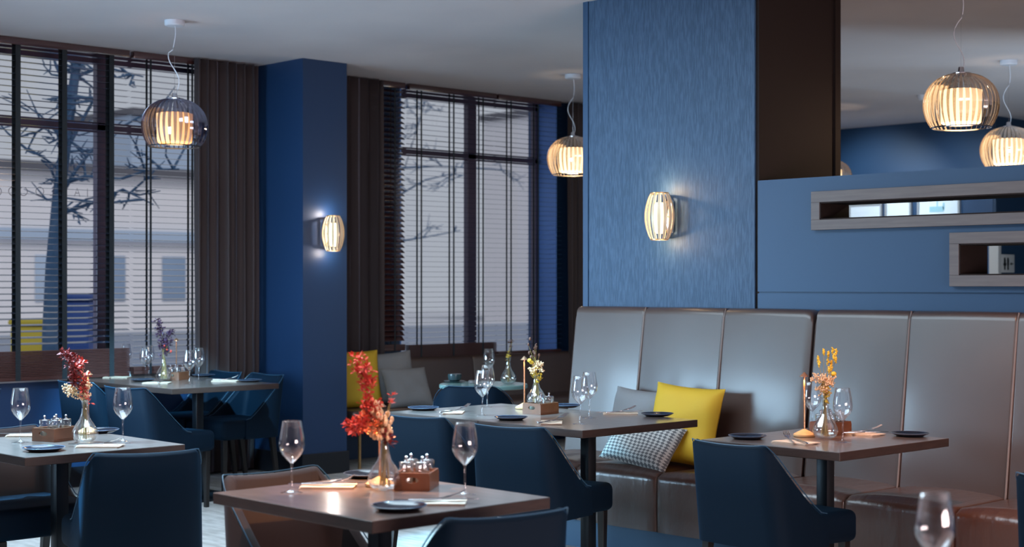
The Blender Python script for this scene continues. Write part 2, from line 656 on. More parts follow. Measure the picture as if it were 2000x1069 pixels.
def niche_frame(i, x0, x1, z0, z1, X0, X1, Z0, Z1):
    bm = nb()
    y0, y1 = YB - .032, YB - .001
    box(bm, X0, X1, y0, y1, z1, Z1, .002)
    box(bm, X0, X1, y0, y1, Z0, z0, .002)
    box(bm, X0, x0, y0, y1, z0, z1, .002)
    box(bm, x1, X1, y0, y1, z0, z1, .002)
    fr = struct('trim_%d' % i, bm, 'frame_oak')
    bm = nb()
    box(bm, x0 - .001, x0 + .006, y0 + .003, T1y, z0, z1)
    box(bm, x1 - .006, x1 + .001, y0 + .003, T1y, z0, z1)
    box(bm, x0, x1, y0 + .003, T1y, z1 - .006, z1 + .001)
    box(bm, x0, x1, y0 + .003, T1y, z0 - .001, z0 + .006)
    obj('niche_lining', bm, 'brown_panel', fr, smooth=False)


niche_frame(3, ox0, ox1, oz0, oz1, -4.556, -2.24, 1.675, 1.870)
niche_frame(4, qx0, qx1, qz0, qz1, -3.775, -1.95, 1.391, 1.643)

# far room
sbox('wall_far', 'blue_paint', -10.0, -7.58, FAR, 15.9, 0, CZ)
sbox('wall_far_side', 'far_navy', -7.58, -7.55, FAR + .004, 15.9, 0, CZ)
sbox('wall_far_end', 'far_navy', -7.55, 3.2, 15.9, 16.1, 0, CZ)
bm = nb()
box(bm, -7.62, -7.52, FAR - .004, FAR + .05, 1.2, 2.0)
struct('trim_5', bm, 'sign_grey')

# pictures on the far wall
for (xa, xb, top, tint, lab) in ((1660, 1725, 400, 'picture_pale', 'white picture in grey frame on far wall, leftmost seen through the long slot'),
                                 (1731, 1782, 391, 'picture_pale', 'narrow pale blue picture on far wall, second from left through the long slot'),
                                 (1794, 1877, 389, 'picture_teal', 'wide picture with teal boat shapes on far wall, seen through the long slot')):
    a_ = aty(xa, top, FAR)
    b_ = aty(xb, top, FAR)
    h = 0.46
    t = thing('wall_picture', lab, 'picture', ((a_.x + b_.x) / 2, FAR - .001, a_.z - h))
    wd = (b_.x - a_.x) / 2
    bm = nb()
    fw = .02
    box(bm, -wd, wd, -.03, 0, h - fw, h)
    box(bm, -wd, wd, -.03, 0, 0, fw)
    box(bm, -wd, -wd + fw, -.03, 0, fw, h - fw)
    box(bm, wd - fw, wd, -.03, 0, fw, h - fw)
    obj('frame', bm, 'picture_frame', t, smooth=False)
    bm = nb()
    box(bm, -wd + fw, wd - fw, -.018, -.004, fw, h - fw)
    pn = obj('print', bm, 'picture_pale', t, smooth=False)
    if tint == 'picture_teal':
        bm = nb()
        box(bm, -.10, .06, -.021, -.0185, h - .14, h - .085)
        box(bm, -.02, -.008, -.021, -.0185, h - .085, h - .03)
        box(bm, .05, .068, -.021, -.0185, h - .12, h - .05)
        obj('boat_shape', bm, 'picture_teal', pn, smooth=False)

# restroom sign on the far corner
p0 = atx(1950, 497, -7.55)
p1 = atx(1976, 533, -7.55)
t = thing('restroom_sign', 'small pale restroom sign with man and woman figures beside the far corner', 'sign', (-7.549, (p0.y + p1.y) / 2, p1.z))
hw, hh = (p1.y - p0.y) / 2, p0.z - p1.z
bm = nb()
box(bm, 0, .03, -hw, hw, 0, hh, .004)
obj('plate', bm, 'sign_grey', t)
for yy, skirt in ((-hw * .5, 1), (-hw * .02, 0)):
    bm = nb()
    blob(bm, (.031, yy, hh * .77), .004, hw * .13, hw * .09)
    box(bm, .029, .034, yy - hw * .13, yy + hw * .13, hh * .42, hh * .73)
    if skirt:
        box(bm, .029, .034, yy - hw * .2, yy + hw * .2, hh * .38, hh * .52)
    box(bm, .029, .034, yy - hw * .09, yy + hw * .09, hh * .15, hh * .44)
    obj('woman_figure' if skirt else 'man_figure', bm, 'black', t, smooth=False)
bm = nb()
box(bm, .029, .034, hw * .35, hw * .75, hh * .46, hh * .52)
tube(bm, [(.032, hw * .48, hh * .56), (.032, hw * .35, hh * .49), (.032, hw * .48, hh * .42)], .004, 4)
obj('arrow', bm, 'black', t, smooth=False)

# small ceiling detectors
for px, py, lab in ((1803, 186, 'small round ceiling detector left of the large pendant'),):
    p = atz(px, py, CZ)
    bm = nb()
    solid_lathe(bm, [(.05, 0), (.05, -.02), (.035, -.045), (.01, -.05)], 20)
    tag(obj('smoke_detector', bm, 'ceiling', loc=(p.x, p.y, CZ)), lab, 'detector')

# ------------------------------------------------------------------ curtains
def curtain(y0, y1, z0, lab, x=-9.60, n=9, gather=0.0):
    bm = nb()
    N = n * 10
    Z = sorted({z0, min(.58, z0 + .5), max(.765, z0), 1.0, 1.3, 1.8, 2.4, 2.9, CZ - .012})
    rows = []
    for zi, z in enumerate(Z):
        row = []
        k = 1 - gather * (1 - abs(z - 1.1) / 2.0) if gather else 1
        for i in range(N + 1):
            s = i / N
            ph = s * n * 2 * pi + 0.5 * sin(s * 9) + .15 * sin(z * 2 + s * 5)
            amp = .035 + .012 * sin(s * 17)
            y = y1 - (y1 - y0) * k * (1 - s) + .010 * sin(2 * ph)
            low = max(0, min(1, (.76 - z) / .18))
            row.append(bm.verts.new((x - .06 * low + amp * (1 - .35 * low) * sin(ph), y, z)))
        rows.append(row)
    for a_, b_ in zip(rows[:-1], rows[1:]):
        for i in range(N):
            bm.faces.new((a_[i], a_[i + 1], b_[i + 1], b_[i]))
    o = obj('curtain', bm, 'curtain', angle=80)
    sm = o.modifiers.new('t', 'SOLIDIFY')
    sm.thickness = .004
    return tag(o, lab, 'curtain', None)


curtain(5.95, 6.50, 0.02, 'dark taupe pleated curtain between the left window and the navy pillar', n=7)
curtain(6.99, 7.70, 0.78, 'dark taupe pleated curtain right of the navy pillar above the cushions', n=7)
curtain(9.80, 10.30, 0.80, 'dark taupe pleated curtain at the right edge of the middle window', n=6, x=-9.58)


# ------------------------------------------------------------------ venetian blinds
def blind(y0, y1, zbot, stack, tapes, lab, wide=0.036, tilt0=1.0, tilt1=11, smat='slat_blue_glow'):
    t = thing('venetian_blind', lab, 'blind', (-9.665, (y0 + y1) / 2, 0), 0)
    W = (y1 - y0) / 2 - .004
    bm = nb()
    box(bm, -.028, .028, -W, W, CZ - .05, CZ - .002, .003)
    obj('headrail', bm, 'slat_brown', t)
    bm = nb()
    z = CZ - .075
    zt = zbot + stack
    while z > zt + .01:
        f = (CZ - z) / (CZ - zt)
        a = R(tilt0 + (tilt1 - tilt0) * f * f)
        pr = []
        for s, zz in ((-1, 0), (0, .0025), (1, 0)):
            pr.append((s * .025 * cos(a) - zz * sin(a), -s * .025 * sin(a) + zz * cos(a)))
        loops = []
        for yy in (-W, W):
            up = [bm.verts.new((x, yy, z + q + .0008)) for x, q in pr]
            dn = [bm.verts.new((x, yy, z + q - .0008)) for x, q in pr[::-1]]
            loops.append(up + dn)
        l0, l1 = loops
        bm.faces.new(l0)
        bm.faces.new(l1[::-1])
        for k in range(6):
            bm.faces.new((l0[k], l0[(k + 1) % 6], l1[(k + 1) % 6], l1[k]))
        z -= .042
    obj('slats', bm, smat, t, smooth=False)
    if stack > .04:
        bm = nb()
        n = max(2, int(stack / .0125))
        for i in range(n):
            zz = zbot + .02 + (stack - .02) * i / n
            dx = random.uniform(-.003, .003)
            box(bm, -.026 + dx, .026 + dx, -W, W, zz, zz + .0085, .001, 1)
        obj('slat_stack', bm, 'slat_stack', t)
    bm = nb()
    box(bm, -.026, .026, -W, W, zbot, zbot + .02, .003)
    obj('bottom_rail', bm, 'slat_stack', t)
    for ty in tapes:
        bm = nb()
        yy = ty - (y0 + y1) / 2
        box(bm, .0275, .029, yy - wide / 2, yy + wide / 2, zbot, CZ - .05)
        box(bm, -.029, -.0275, yy - wide / 2, yy + wide / 2, zbot, CZ - .05)
        obj('ladder_tape', bm, 'tape_dark', t, smooth=False)
    return t


blind(3.70, 5.455, 0.755, 0.20, (3.92, 4.27, 4.62, 4.955, 5.31), 'wooden blind with wide dark tapes filling the leftmost part of the left window', tilt1=14)
blind(5.48, 6.33, 0.765, 0.05, (5.615, 5.955), 'wooden blind with paired narrow tapes right of the mullion in the left window', wide=.016, tilt1=14)
blind(7.70, 7.965, 0.86, 0.05, (7.85,), 'narrow reddish wooden blind beside the curtain left of the middle window', wide=.014, tilt0=30, tilt1=48, smat='slat_brown')
blind(8.00, 8.985, 0.775, 0.13, (8.13, 8.485, 8.82), 'wooden blind with stacked slats at its foot in the middle window', wide=.016, tilt0=2.5, tilt1=2)
blind(9.00, 9.78, 0.80, 0.03, (9.15, 9.48), 'wooden blind at the right side of the middle window next to the curtain', wide=.016, tilt0=2.5, tilt1=2)

# ------------------------------------------------------------------ street outside
bm = nb()
box(bm, -70, -10.15, -40, 60, -.35, -.15)
tag(obj('street_ground', bm, 'street', smooth=False), None, None, kind='structure')


def building(x, ya, yb, h, lab, floors, m='facade', band=True, depth=6):
    t = thing('street_building', lab, 'building', (x, (ya + yb) / 2, -.15))
    W = (yb - ya) / 2
    bm = nb()
    box(bm, -depth, 0, -W, W, 0, h)
    obj('facade', bm, m, t, smooth=False)
    for f in range(floors):
        z = 1.0 + f * 3.1
        n = int(W * 2 / 2.4)
        for i in range(n):
            y = -W + 1.2 + i * (2 * W - 1.2) / n
            bm = nb()
            box(bm, 0, .05, y - .45, y + .45, z, z + 1.5, .01)
            wv = obj('window', bm, 'facade_glass' if (i + f) % 3 else 'facade_band', t)
            if i * floors + f > 90:
                break
    if band:
        bm = nb()
        box(bm, 0, .25, -W, W, 3.0, 3.35)
        obj('cornice', bm, 'facade_band', t, smooth=False)
    bm = nb()
    box(bm, -depth - .2, .3, -W - .1, W + .1, h, h + .3)
    obj('roof', bm, 'roof_grey', t, smooth=False)
    return t


building(-46, 8, 30, 5.2, 'long low pale building across the street behind the leftmost blind', 1)
building(-60, 34, 44, 9, 'pale blue-grey block far behind the gabled house', 2, 'facade_band', False)
building(-42, 44, 58, 8.5, 'pale building behind the bare branches in the middle window', 2)

t = thing('gabled_house', 'small pale house with a dark pointed gable seen through the left window', 'house', (-44, 32.4, -.15))
bm = nb()
box(bm, -5, 0, -1.6, 1.6, 0, 1.9)
obj('wall', bm, 'facade', t, smooth=False)
bm = nb()
f = [bm.verts.new(v) for v in ((0.3, -1.8, 1.9), (0.3, 1.8, 1.9), (0.3, 0, 3.6))]
g = [bm.verts.new(v) for v in ((-5, -1.8, 1.9), (-5, 1.8, 1.9), (-5, 0, 3.6))]
bm.faces.new(f)
bm.faces.new(g[::-1])
for k in range(3):
    bm.faces.new((f[k], f[(k + 1) % 3], g[(k + 1) % 3], g[k]))
obj('gable_roof', bm, 'roof_grey', t, smooth=False)

bm = nb()
box(bm, -24.2, -24, 6, 60, -.15, .55)
tag(obj('garden_wall', bm, 'low_wall', smooth=False), 'low grey wall along the far side of the street', 'wall')


def wheelie(px0, px1, d, top, m, lab):
    p = atd((px0 + px1) / 2, 600, d)
    wd = (px1 - px0) * d / F
    t = thing('rubbish_container', lab, 'bin', (p.x, p.y, -.15), A)
    bm = nb()
    box(bm, -wd / 2, wd / 2, -.35, .35, .12, top + .15 - .08, .04)
    obj('body', bm, m, t)
    bm = nb()
    box(bm, -wd / 2 - .02, wd / 2 + .02, -.38, .38, top + .15 - .08, top + .15, .03)
    obj('lid', bm, m, t)
    for sx in (-1, 1):
        bm = nb()
        tube(bm, [(sx * wd * .4, -.2, .08), (sx * wd * .4 + .05, -.2, .08)], .08, 12)
        obj('wheel', bm, 'black', t)


wheelie(36, 106, 20, .95, 'bin_yellow', 'yellow rubbish container outside the left window')
wheelie(124, 190, 19, 1.28, 'bin_blue', 'tall blue rubbish container outside the left window beside the mullion')


def tree(lab, base, pts, branches, r0):
    t = thing('street_tree', lab, 'tree', base)
    b = Vector(base)
    bm = nb()
    P = [Vector(p) - b for p in pts]
    tube(bm, P, [r0 * (1 - .55 * i / (len(P) - 1)) for i in range(len(P))], 12)
    obj('trunk', bm, 'bark', t)
    bm = nb()
    for br in branches:
        Q = [Vector(p) - b for p in br]
        tube(bm, Q, [r0 * .27 * (1 - .7 * i / (len(Q) - 1)) for i in range(len(Q))], 7)
        for k in range(9):
            i = random.randrange(1, len(Q))
            s = Q[i - 1].lerp(Q[i], random.random())
            d = Vector((random.uniform(-.3, .3), random.uniform(-1, 1), random.uniform(-.5, .8))) * random.uniform(.3, .8)
            m_ = s + d * .5 + Vector((0, random.uniform(-.06, .06), random.uniform(-.06, .06)))
            tube(bm, [s, m_, s + d], [.015, .010, .005], 5)
            for q in range(3):
                e = d * random.uniform(.2, .5)
                e.rotate(Matrix.Rotation(random.uniform(-1.1, 1.1), 3, 'X'))
                s2 = s + d * random.uniform(.3, .9)
                tube(bm, [s2, s2 + e], [.010, .004], 4)
    o = obj('branches', bm, 'bark', t)
    return t


D1 = 15.0
tp = [atd(98, 780, D1), atd(98, 650, D1), atd(103, 520, D1), atd(115, 380, D1), atd(132, 250, D1), atd(146, 150, D1), atd(160, 60, D1)]
tp[0].z = -.15
tree('leaning bare tree trunk outside the left window', tp[0], tp,
     [[atd(108, 400, D1), atd(150, 330, D1), atd(190, 280, D1), atd(240, 235, D1)],
      [atd(118, 360, D1), atd(165, 345, D1), atd(235, 350, D1), atd(290, 332, D1), atd(350, 330, D1)],
      [atd(128, 280, D1), atd(100, 240, D1), atd(70, 260, D1), atd(50, 300, D1)],
      [atd(140, 190, D1), atd(110, 130, D1), atd(95, 80, D1)],
      [atd(125, 300, D1), atd(180, 200, D1), atd(200, 160, D1)],
      [atd(112, 420, D1), atd(170, 400, D1), atd(240, 370, D1), atd(300, 400, D1)],
      [atd(146, 150, D1), atd(200, 130, D1), atd(280, 150, D1)]], .085)
D2 = 30.0
tp = [atd(700, 700, D2), atd(712, 500, D2), atd(730, 350, D2), atd(745, 200, D2), atd(760, 80, D2)]
tp[0].z = -.15
tree('bare tree whose branches cross the middle window', tp[0], tp,
     [[atd(722, 420, D2), atd(790, 375, D2), atd(830, 352, D2), atd(880, 340, D2), atd(930, 345, D2)],
      [atd(735, 300, D2), atd(790, 330, D2), atd(815, 250, D2), atd(830, 200, D2)],
      [atd(742, 220, D2), atd(790, 210, D2), atd(850, 205, D2)],
      [atd(722, 480, D2), atd(790, 470, D2), atd(850, 460, D2), atd(900, 450, D2)],
      [atd(735, 330, D2), atd(850, 325, D2), atd(960, 330, D2), atd(1000, 335, D2)]], .09)

# ------------------------------------------------------------------ upholstered benches
def extrude_x(bm, prof, xs):
    """prof: list of (y,z); xs: list of (x, inset) sections"""
    cy = sum(p[0] for p in prof) / len(prof)
    cz = sum(p[1] for p in prof) / len(prof)
    secs = []
    for x, ins in xs:
        sec = []
        for (y, z) in prof:
            dy, dz = y - cy, z - cz
            L = math.hypot(dy, dz)
            k = max(0, (L - ins)) / L if L else 1
            sec.append(bm.verts.new((x, cy + dy * k, cz + dz * k)))
        secs.append(sec)
    n = len(prof)
    for a_, b_ in zip(secs[:-1], secs[1:]):
        for k in range(n):
            bm.faces.new((a_[k], a_[(k + 1) % n], b_[(k + 1) % n], b_[k]))
    bm.faces.new(secs[0][::-1])
    bm.faces.new(secs[-1])


def puff(x0, x1, r=.014):
    return [(x0 + .002, r * .9), (x0 + r * .35, r * .35), (x0 + r, 0.001), ((x0 + x1) / 2, 0), (x1 - r, 0.001), (x1 - r * .35, r * .35), (x1 - .002, r * .9)]


def round_prof(pts, r, seg=5):
    """round each (y,z,r?) corner of a convex polygon"""
    out = []
    n = len(pts)
    for i in range(n):
        p0, p1, p2 = Vector(pts[i - 1][:2]), Vector(pts[i][:2]), Vector(pts[(i + 1) % n][:2])
        rr = pts[i][2] if len(pts[i]) > 2 else r
        a_ = (p0 - p1)
        b_ = (p2 - p1)
        rr = min(rr, a_.length * .45, b_.length * .45)
        q0 = p1 + a_.normalized() * rr
        q2 = p1 + b_.normalized() * rr
        for k in range(seg + 1):
            t = k / seg
            out.append(tuple(q0 * (1 - t) ** 2 + p1 * 2 * t * (1 - t) + q2 * t * t))
    return out


def seat_mesh(x0, x1, yf, yb, z0, z1):
    """bench seat with puffed top and gathered front edge"""
    bm = nb()
    nx, ny = 40, 8
    prof = []
    r = .05
    for k in range(4):
        prof.append((yf, z0 + (z1 - r - z0) * k / 3.0))
    for k in range(1, 6):
        a_ = k / 6 * pi / 2
        prof.append((yf + r - r * cos(a_), z1 - r + r * sin(a_)))
    for k in range(ny + 1):
        prof.append((yf + r + (yb - yf - r) * k / ny, z1))
    rows = []
    for i in range(nx + 1):
        s = i / nx
        e = min(s, 1 - s) * (x1 - x0)
        pin = .012 * math.exp(-e / .025)
        row = []
        for j, (y, z) in enumerate(prof):
            g = 1.0 if 3 <= j <= 9 else .3
            wr = .0022 * g * sin(i * 2.7 + sin(i * 1.3) * 2) * math.exp(-e / .15)
            crown = .012 * sin(pi * s) * (1 if j > 8 else 0)
            row.append(bm.verts.new((x0 + s * (x1 - x0), y + (pin + wr if j < 9 else 0), z - (pin + wr if j > 5 else 0) + crown)))
        row.append(bm.verts.new((x0 + s * (x1 - x0), yb, z0)))
        rows.append(row)
    m = len(rows[0])
    for a_, b_ in zip(rows[:-1], rows[1:]):
        for k in range(m):
            bm.faces.new((a_[k], a_[(k + 1) % m], b_[(k + 1) % m], b_[k]))
    bm.faces.new(rows[0][::-1])
    bm.faces.new(rows[-1])
    return bm


SEAT_Z = .455
BX = [-6.15, -5.62, -5.06, -4.495]
BACK = round_prof([(6.245, .40, .02), (6.355, 1.275, .045), (6.444, 1.275, .02), (6.444, .40, .01)], .02)


def bench(xs, lab):
    x0 = xs[0]
    t = thing('banquette', lab, 'banquette', (x0, 0, 0))
    sx = [x - x0 for x in xs]
    for a_, b_ in zip(sx[:-1], sx[1:]):
        bm = nb()
        first, last = a_ == sx[0], b_ == sx[-1]
        pf = puff(a_, b_)
        if first:
            pf = [(a_, .05), (a_ + .010, .022), (a_ + .035, .004)] + pf[2:]
        if last:
            pf = pf[:-3] + [(b_ - .05, .002), (b_ - .02, .012), (b_ - .004, .035)]
        extrude_x(bm, BACK, pf)
        obj('back_cushion', bm, 'leather', t, angle=60)
        if not first:
            bm = nb()
            tube(bm, [(a_, 6.245, .44), (a_, 6.30, .85), (a_, 6.352, 1.23), (a_, 6.37, 1.272)], .005, 6)
            obj('piping', bm, 'piping', t)
        obj('seat_cushion', seat_mesh(a_ + .002, b_ - .002, 5.80, 6.27, .155, SEAT_Z), 'leather_seat', t, angle=70)
    bm = nb()
    box(bm, sx[0] + .05, sx[-1], 5.86, 6.444, 0, .155)
    obj('plinth', bm, 'plinth_blue', t, smooth=False)
    return t


bench(BX, 'tall brown leather banquette under the blue wallpaper column holding three cushions')
bench([-4.485, -3.945, -3.395, -2.85], 'tall brown leather banquette under the slotted partition at the right')
bench([-2.84, -2.30, -1.75], 'tall brown leather banquette beyond the right picture edge')

# alcove bench along the windows
t = thing('low_banquette', 'low dark brown banquette running under the middle window', 'banquette', (XW + .03, 7.02, 0))
prof = round_prof([(.0, .36, .01), (.17, .36, .02), (.12, .80, .04), (.0, .80, .02)], .02)
cuts = [0, 1.62, 3.34]
for a_, b_ in zip(cuts[:-1], cuts[1:]):
    bm = nb()
    extrude_x(bm, prof, puff(a_, b_))
    for v in bm.verts:
        v.co = Vector((v.co.y, v.co.x, v.co.z))
    obj('back_cushion', bm, 'leather', t, angle=60)
    bm = nb()
    box(bm, .10, .58, a_ + .002, b_ - .002, .30, .45, .03, 3)
    obj('seat_cushion', bm, 'leather', t)
for k in range(4):
    for xx in (.08, .5):
        bm = nb()
        tube(bm, [(xx, .12 + k * 1.03, 0), (xx, .12 + k * 1.03, .30)], .012, 8)
        obj('leg', bm, 'brass', t)

t = thing('low_banquette', 'low dark brown banquette on the short wall behind the round table', 'banquette', (-9.0, 10.37, 0))
bm = nb()
extrude_x(bm, [(-y, z) for y, z in prof], puff(0, 1.5))
obj('back_cushion', bm, 'leather', t, angle=60)
bm = nb()
box(bm, 0, 1.5, -.58, -.1, .30, .45, .03, 3)
obj('seat_cushion', bm, 'leather', t)
for k in range(3):
    for yy in (-.5, -.08):
        bm = nb()
        tube(bm, [(.1 + k * .65, yy, 0), (.1 + k * .65, yy, .30)], .012, 8)
        obj('leg', bm, 'brass', t)


# ------------------------------------------------------------------ cushions
def cushion(m, w_, h_, th, loc, rot, lab, grp=None):
    bm = nb()
    N = 18
    front, back = [], []
    for i in range(N + 1):
        fr, bk = [], []
        for j in range(N + 1):
            u, v = i / N * 2 - 1, j / N * 2 - 1
            pin = 1 - .07 * (1 - u * u) * v * v - .0
            x = u * w_ / 2 * (1 - .07 * (1 - v * v) * 0 - .06 * (1 - v * v) * u * u)
            z = v * h_ / 2 * (1 - .06 * (1 - u * u) * v * v)
            d = th / 2 * (max(0, 1 - u ** 4) ** .6) * (max(0, 1 - v ** 4) ** .6)
            d += .004 * sin(u * 7 + v * 5) * (1 - u * u) * (1 - v * v) + .006 * sin(6 * v - 3 * u + 1) * (1 - u * u) * (1 - v * v)
            fr.append(bm.verts.new((x, -d - .002, z)))
            bk.append(bm.verts.new((x, d + .002, z)))
        front.append(fr)
        back.append(bk)
    for i in range(N):
        for j in range(N):
            bm.faces.new((front[i][j], front[i + 1][j], front[i + 1][j + 1], front[i][j + 1]))
            bm.faces.new((back[i][j], back[i][j + 1], back[i + 1][j + 1], back[i + 1][j]))
    for k in range(N):
        for (p, q, r_, s) in ((front[k][0], front[k + 1][0], back[k + 1][0], back[k][0]),
                              (front[k][N], back[k][N], back[k + 1][N], front[k + 1][N]),
                              (front[0][k], back[0][k], back[0][k + 1], front[0][k + 1]),
                              (front[N][k], front[N][k + 1], back[N][k + 1], back[N][k])):
            bm.faces.new((p, q, r_, s))
    o = obj('cushion', bm, m, angle=70)
    o.location = loc
    o.rotation_euler = rot
    return tag(o, lab, 'cushion', grp)


cushion('cushion_grey', .40, .38, .12, (-5.49, 6.15, SEAT_Z + .195), (R(-12), R(2), R(-4)), 'plain grey cushion on the tall banquette left of the yellow cushion')
cushion('cushion_yellow', .42, .42, .14, (-5.13, 6.11, SEAT_Z + .215), (R(-14), R(3), R(6)), 'mustard yellow cushion against the tall leather banquette')
cushion('diamond_fabric', .44, .27, .12, (-5.27, 5.945, SEAT_Z + .120), (R(-36), R(7), R(2)), 'grey and white diamond patterned cushion leaning on the yellow one')
cushion('cushion_yellow', .46, .46, .12, (-9.38, 7.23, .45 + .215), (R(-14), 0, R(78)), 'yellow cushion on the low banquette beside the navy pillar')
cushion('cushion_grey', .44, .42, .12, (-9.38, 7.60, .45 + .21), (R(-12), R(-3), R(84)), 'larger grey cushion on the low banquette leaning on the backrest')
cushion('cushion_grey', .40, .34, .12, (-9.20, 7.62, .45 + .145), (R(-28), 0, R(80)), 'smaller grey cushion in front of the larger grey one on the low banquette')


# ------------------------------------------------------------------ chairs
def make_chair(fabric='velvet', back_fabric=None, top=.765, rnd=False):
    t = thing('dining_chair', 'chair', 'chair')
    bf = back_fabric or fabric
    # plan path of the wrap-around shell
    path = []
    hw, yb, yf, rc = .236, -.225, .07, .075
    if rnd:
        hw, rc = .262, .2
    for k in range(8):
        path.append((-hw, yf + (yb + rc - yf) * k / 7.0))
    for k in range(1, 8):
        a_ = pi + k / 8 * pi / 2
        path.append((-hw + rc + rc * cos(a_), yb + rc + rc * sin(a_)))
    nb_ = 8
    for k in range(nb_ + 1):
        path.append((-hw + rc + (2 * hw - 2 * rc) * k / nb_, yb))
    right = [(-x, y) for x, y in path[:15]][::-1]
    path = path + right
    n = len(path)
    sec = []
    rim = []
    zb = .355
    for i, (x, y) in enumerate(path):
        tx = path[min(i + 1, n - 1)][0] - path[max(i - 1, 0)][0]
        ty = path[min(i + 1, n - 1)][1] - path[max(i - 1, 0)][1]
        L = math.hypot(tx, ty)
        nx_, ny_ = -ty / L, tx / L      # inward-ish
        if nx_ * (-x) + ny_ * (0.1 - y) < 0:
            nx_, ny_ = -nx_, -ny_
        # top height
        d = max(0.0, (y - (yb + .02)) / (yf - (yb + .02)))
        if rnd:
            zt = .47 + (top - .47) * (1 - min(1, d * .95)) ** .9
        else:
            zt = .485 + (top - .485) * (1 - min(1, d * 1.08)) ** 1.25
        zt += .012 * (abs(x) / hw) ** 2 * (1 - d)
        th = .042
        ring = []
        for (off, zz) in ((0, zb), (0, zb + (zt - zb) * .5), (0, zt - .016), (.25, zt - .004), (.5, zt), (.75, zt - .004), (1, zt - .016), (1, zb + (zt - zb) * .5), (1, zb)):
            h = (zz - .36)
            lean = -.15 * max(0, h) * (1 - .6 * d)
            kx = 1 - .20 * max(0, h) * (0.0 if rnd else 1)
            ring.append(bm_v((x + nx_ * th * off) * kx, y + ny_ * th * off + lean, zz))
        sec.append(ring)
        h = zt - .36
        rim.append((x * (1 - (0 if rnd else .20) * h), y - .15 * h * (1 - .6 * d), zt + .001))
    bm = nb()
    rows = [[bm.verts.new(v) for v in ring] for ring in sec]
    m = len(rows[0])
    for a_, b_ in zip(rows[:-1], rows[1:]):
        for k in range(m):
            bm.faces.new((a_[k], a_[(k + 1) % m], b_[(k + 1) % m], b_[k]))
    bm.faces.new(rows[0])
    bm.faces.new(rows[-1][::-1])
    obj('backrest', bm, bf, t, angle=50)
    bm = nb()
    tube(bm, rim, .0022, 6)
    obj('piping', bm, 'velvet_piping', t)
    bm = nb()
    vs = box(bm, -.240, .240, -.19, .255, .355, .485, .032, 4)
    for v in bm.verts:
        u, w2 = v.co.x / .235, (v.co.y - .03) / .225
        if v.co.z > .44:
            v.co.z += .006 * (1 - u * u) * (1 - w2 * w2)
        if v.co.y < .05:
            v.co.x *= .86
    obj('seat', bm, fabric, t, angle=50)
    for sx in (-1, 1):
        for yy, sp in ((.215, 0), (-.17, -.05)):
            bm = nb()
            v = box(bm, -.018, .018, -.018, .018, 0, .356, .002, 1)
            for q in bm.verts:
                if q.co.z < .1:
                    q.co.x *= .68
                    q.co.y *= .68
                    q.co.y += sp
                q.co.x += sx * .195
                q.co.y += yy
            obj('leg', bm, 'leg_dark', t, smooth=False)
    return t


def bm_v(x, y, z):
    return (x, y, z)


blue = Kind(make_chair())
taupe = Kind(make_chair('velvet', 'velvet_warm_lit'))  # brown of the backrest stands for warm light on blue velvet
tub = Kind(make_chair('velvet', None, .77, True))
FB = .285   # distance from chair centre to back of top rail

GC = 'upholstered dining chairs around the square tables'


def chair(kind, bx, by, deg, lab):
    a_ = R(deg)
    kind.put((bx - FB * sin(a_) * 1.0, by + FB * cos(a_), 0), a_, lab, GC)


chair(blue, -4.925, 4.64, 11, 'blue velvet chair with its back to us at the front right of the double table')
chair(blue, -5.60, 4.66, 8, 'blue velvet chair behind the red flowers at the left of the double table')
chair(blue, -3.80, 4.775, -4, 'blue velvet chair with its back to us at the small table by the slotted partition')
chair(blue, -2.335, 4.70, -2, 'pale lit blue velvet chair cut off by the right picture edge')
chair(blue, -5.085, 2.95, 71, 'dark blue velvet chair with its back to us at the lower left table')
chair(blue, -3.02, 2.87, 78, 'dark velvet chair cut off by the bottom edge in front of the nearest table')
chair(taupe, -4.30, 2.95, -88, 'blue velvet chair with warm light coloured brown into its back behind the left corner of the nearest table')
chair(taupe, -6.42, 2.96, -90, 'blue velvet chair with warm light coloured brown into its back at the lower left picture edge')
chair(blue, -8.385, 4.69, 9, 'blue velvet chair right below the left end of the window side table seam')
chair(blue, -9.07, 4.72, 6, 'blue velvet chair behind the dark red flowers by the left window')
chair(blue, -8.925, 6.14, 180, 'blue velvet chair facing us nearest the navy pillar')
chair(blue, -9.415, 6.12, 180, 'blue velvet chair facing us partly hidden below the curtain')
chair(blue, -8.92, 4.10, 176, 'blue velvet chair at the far left picture edge behind a wine glass')
tub.put((-7.17, 6.50, 0), R(40), 'round backed blue chair pushed up to the small round table', None)


# ------------------------------------------------------------------ tables
def make_table(sx, sy):
    t = thing('dining_table', 'table', 'table')
    bm = nb()
    box(bm, -sx / 2, sx / 2, -sy / 2, sy / 2, .715, .75, .002, 1)
    o = obj('tabletop', bm, ['table_wood', 'table_edge'], t, smooth=False)
    for p in o.data.polygons:
        p.material_index = 0 if abs(p.normal.z) > .9 else 1
    bm = nb()
    box(bm, -.027, .027, -.027, .027, .02, .716, .003)
    obj('post', bm, 'table_post', t)
    bm = nb()
    box(bm, -.13, .13, -.13, .13, .700, .715)
    obj('mounting_plate', bm, 'table_post', t, smooth=False)
    bm = nb()
    box(bm, -.21, .21, -.21, .21, 0, .02, .004)
    obj('base_plate', bm, 'table_post', t)
    return t


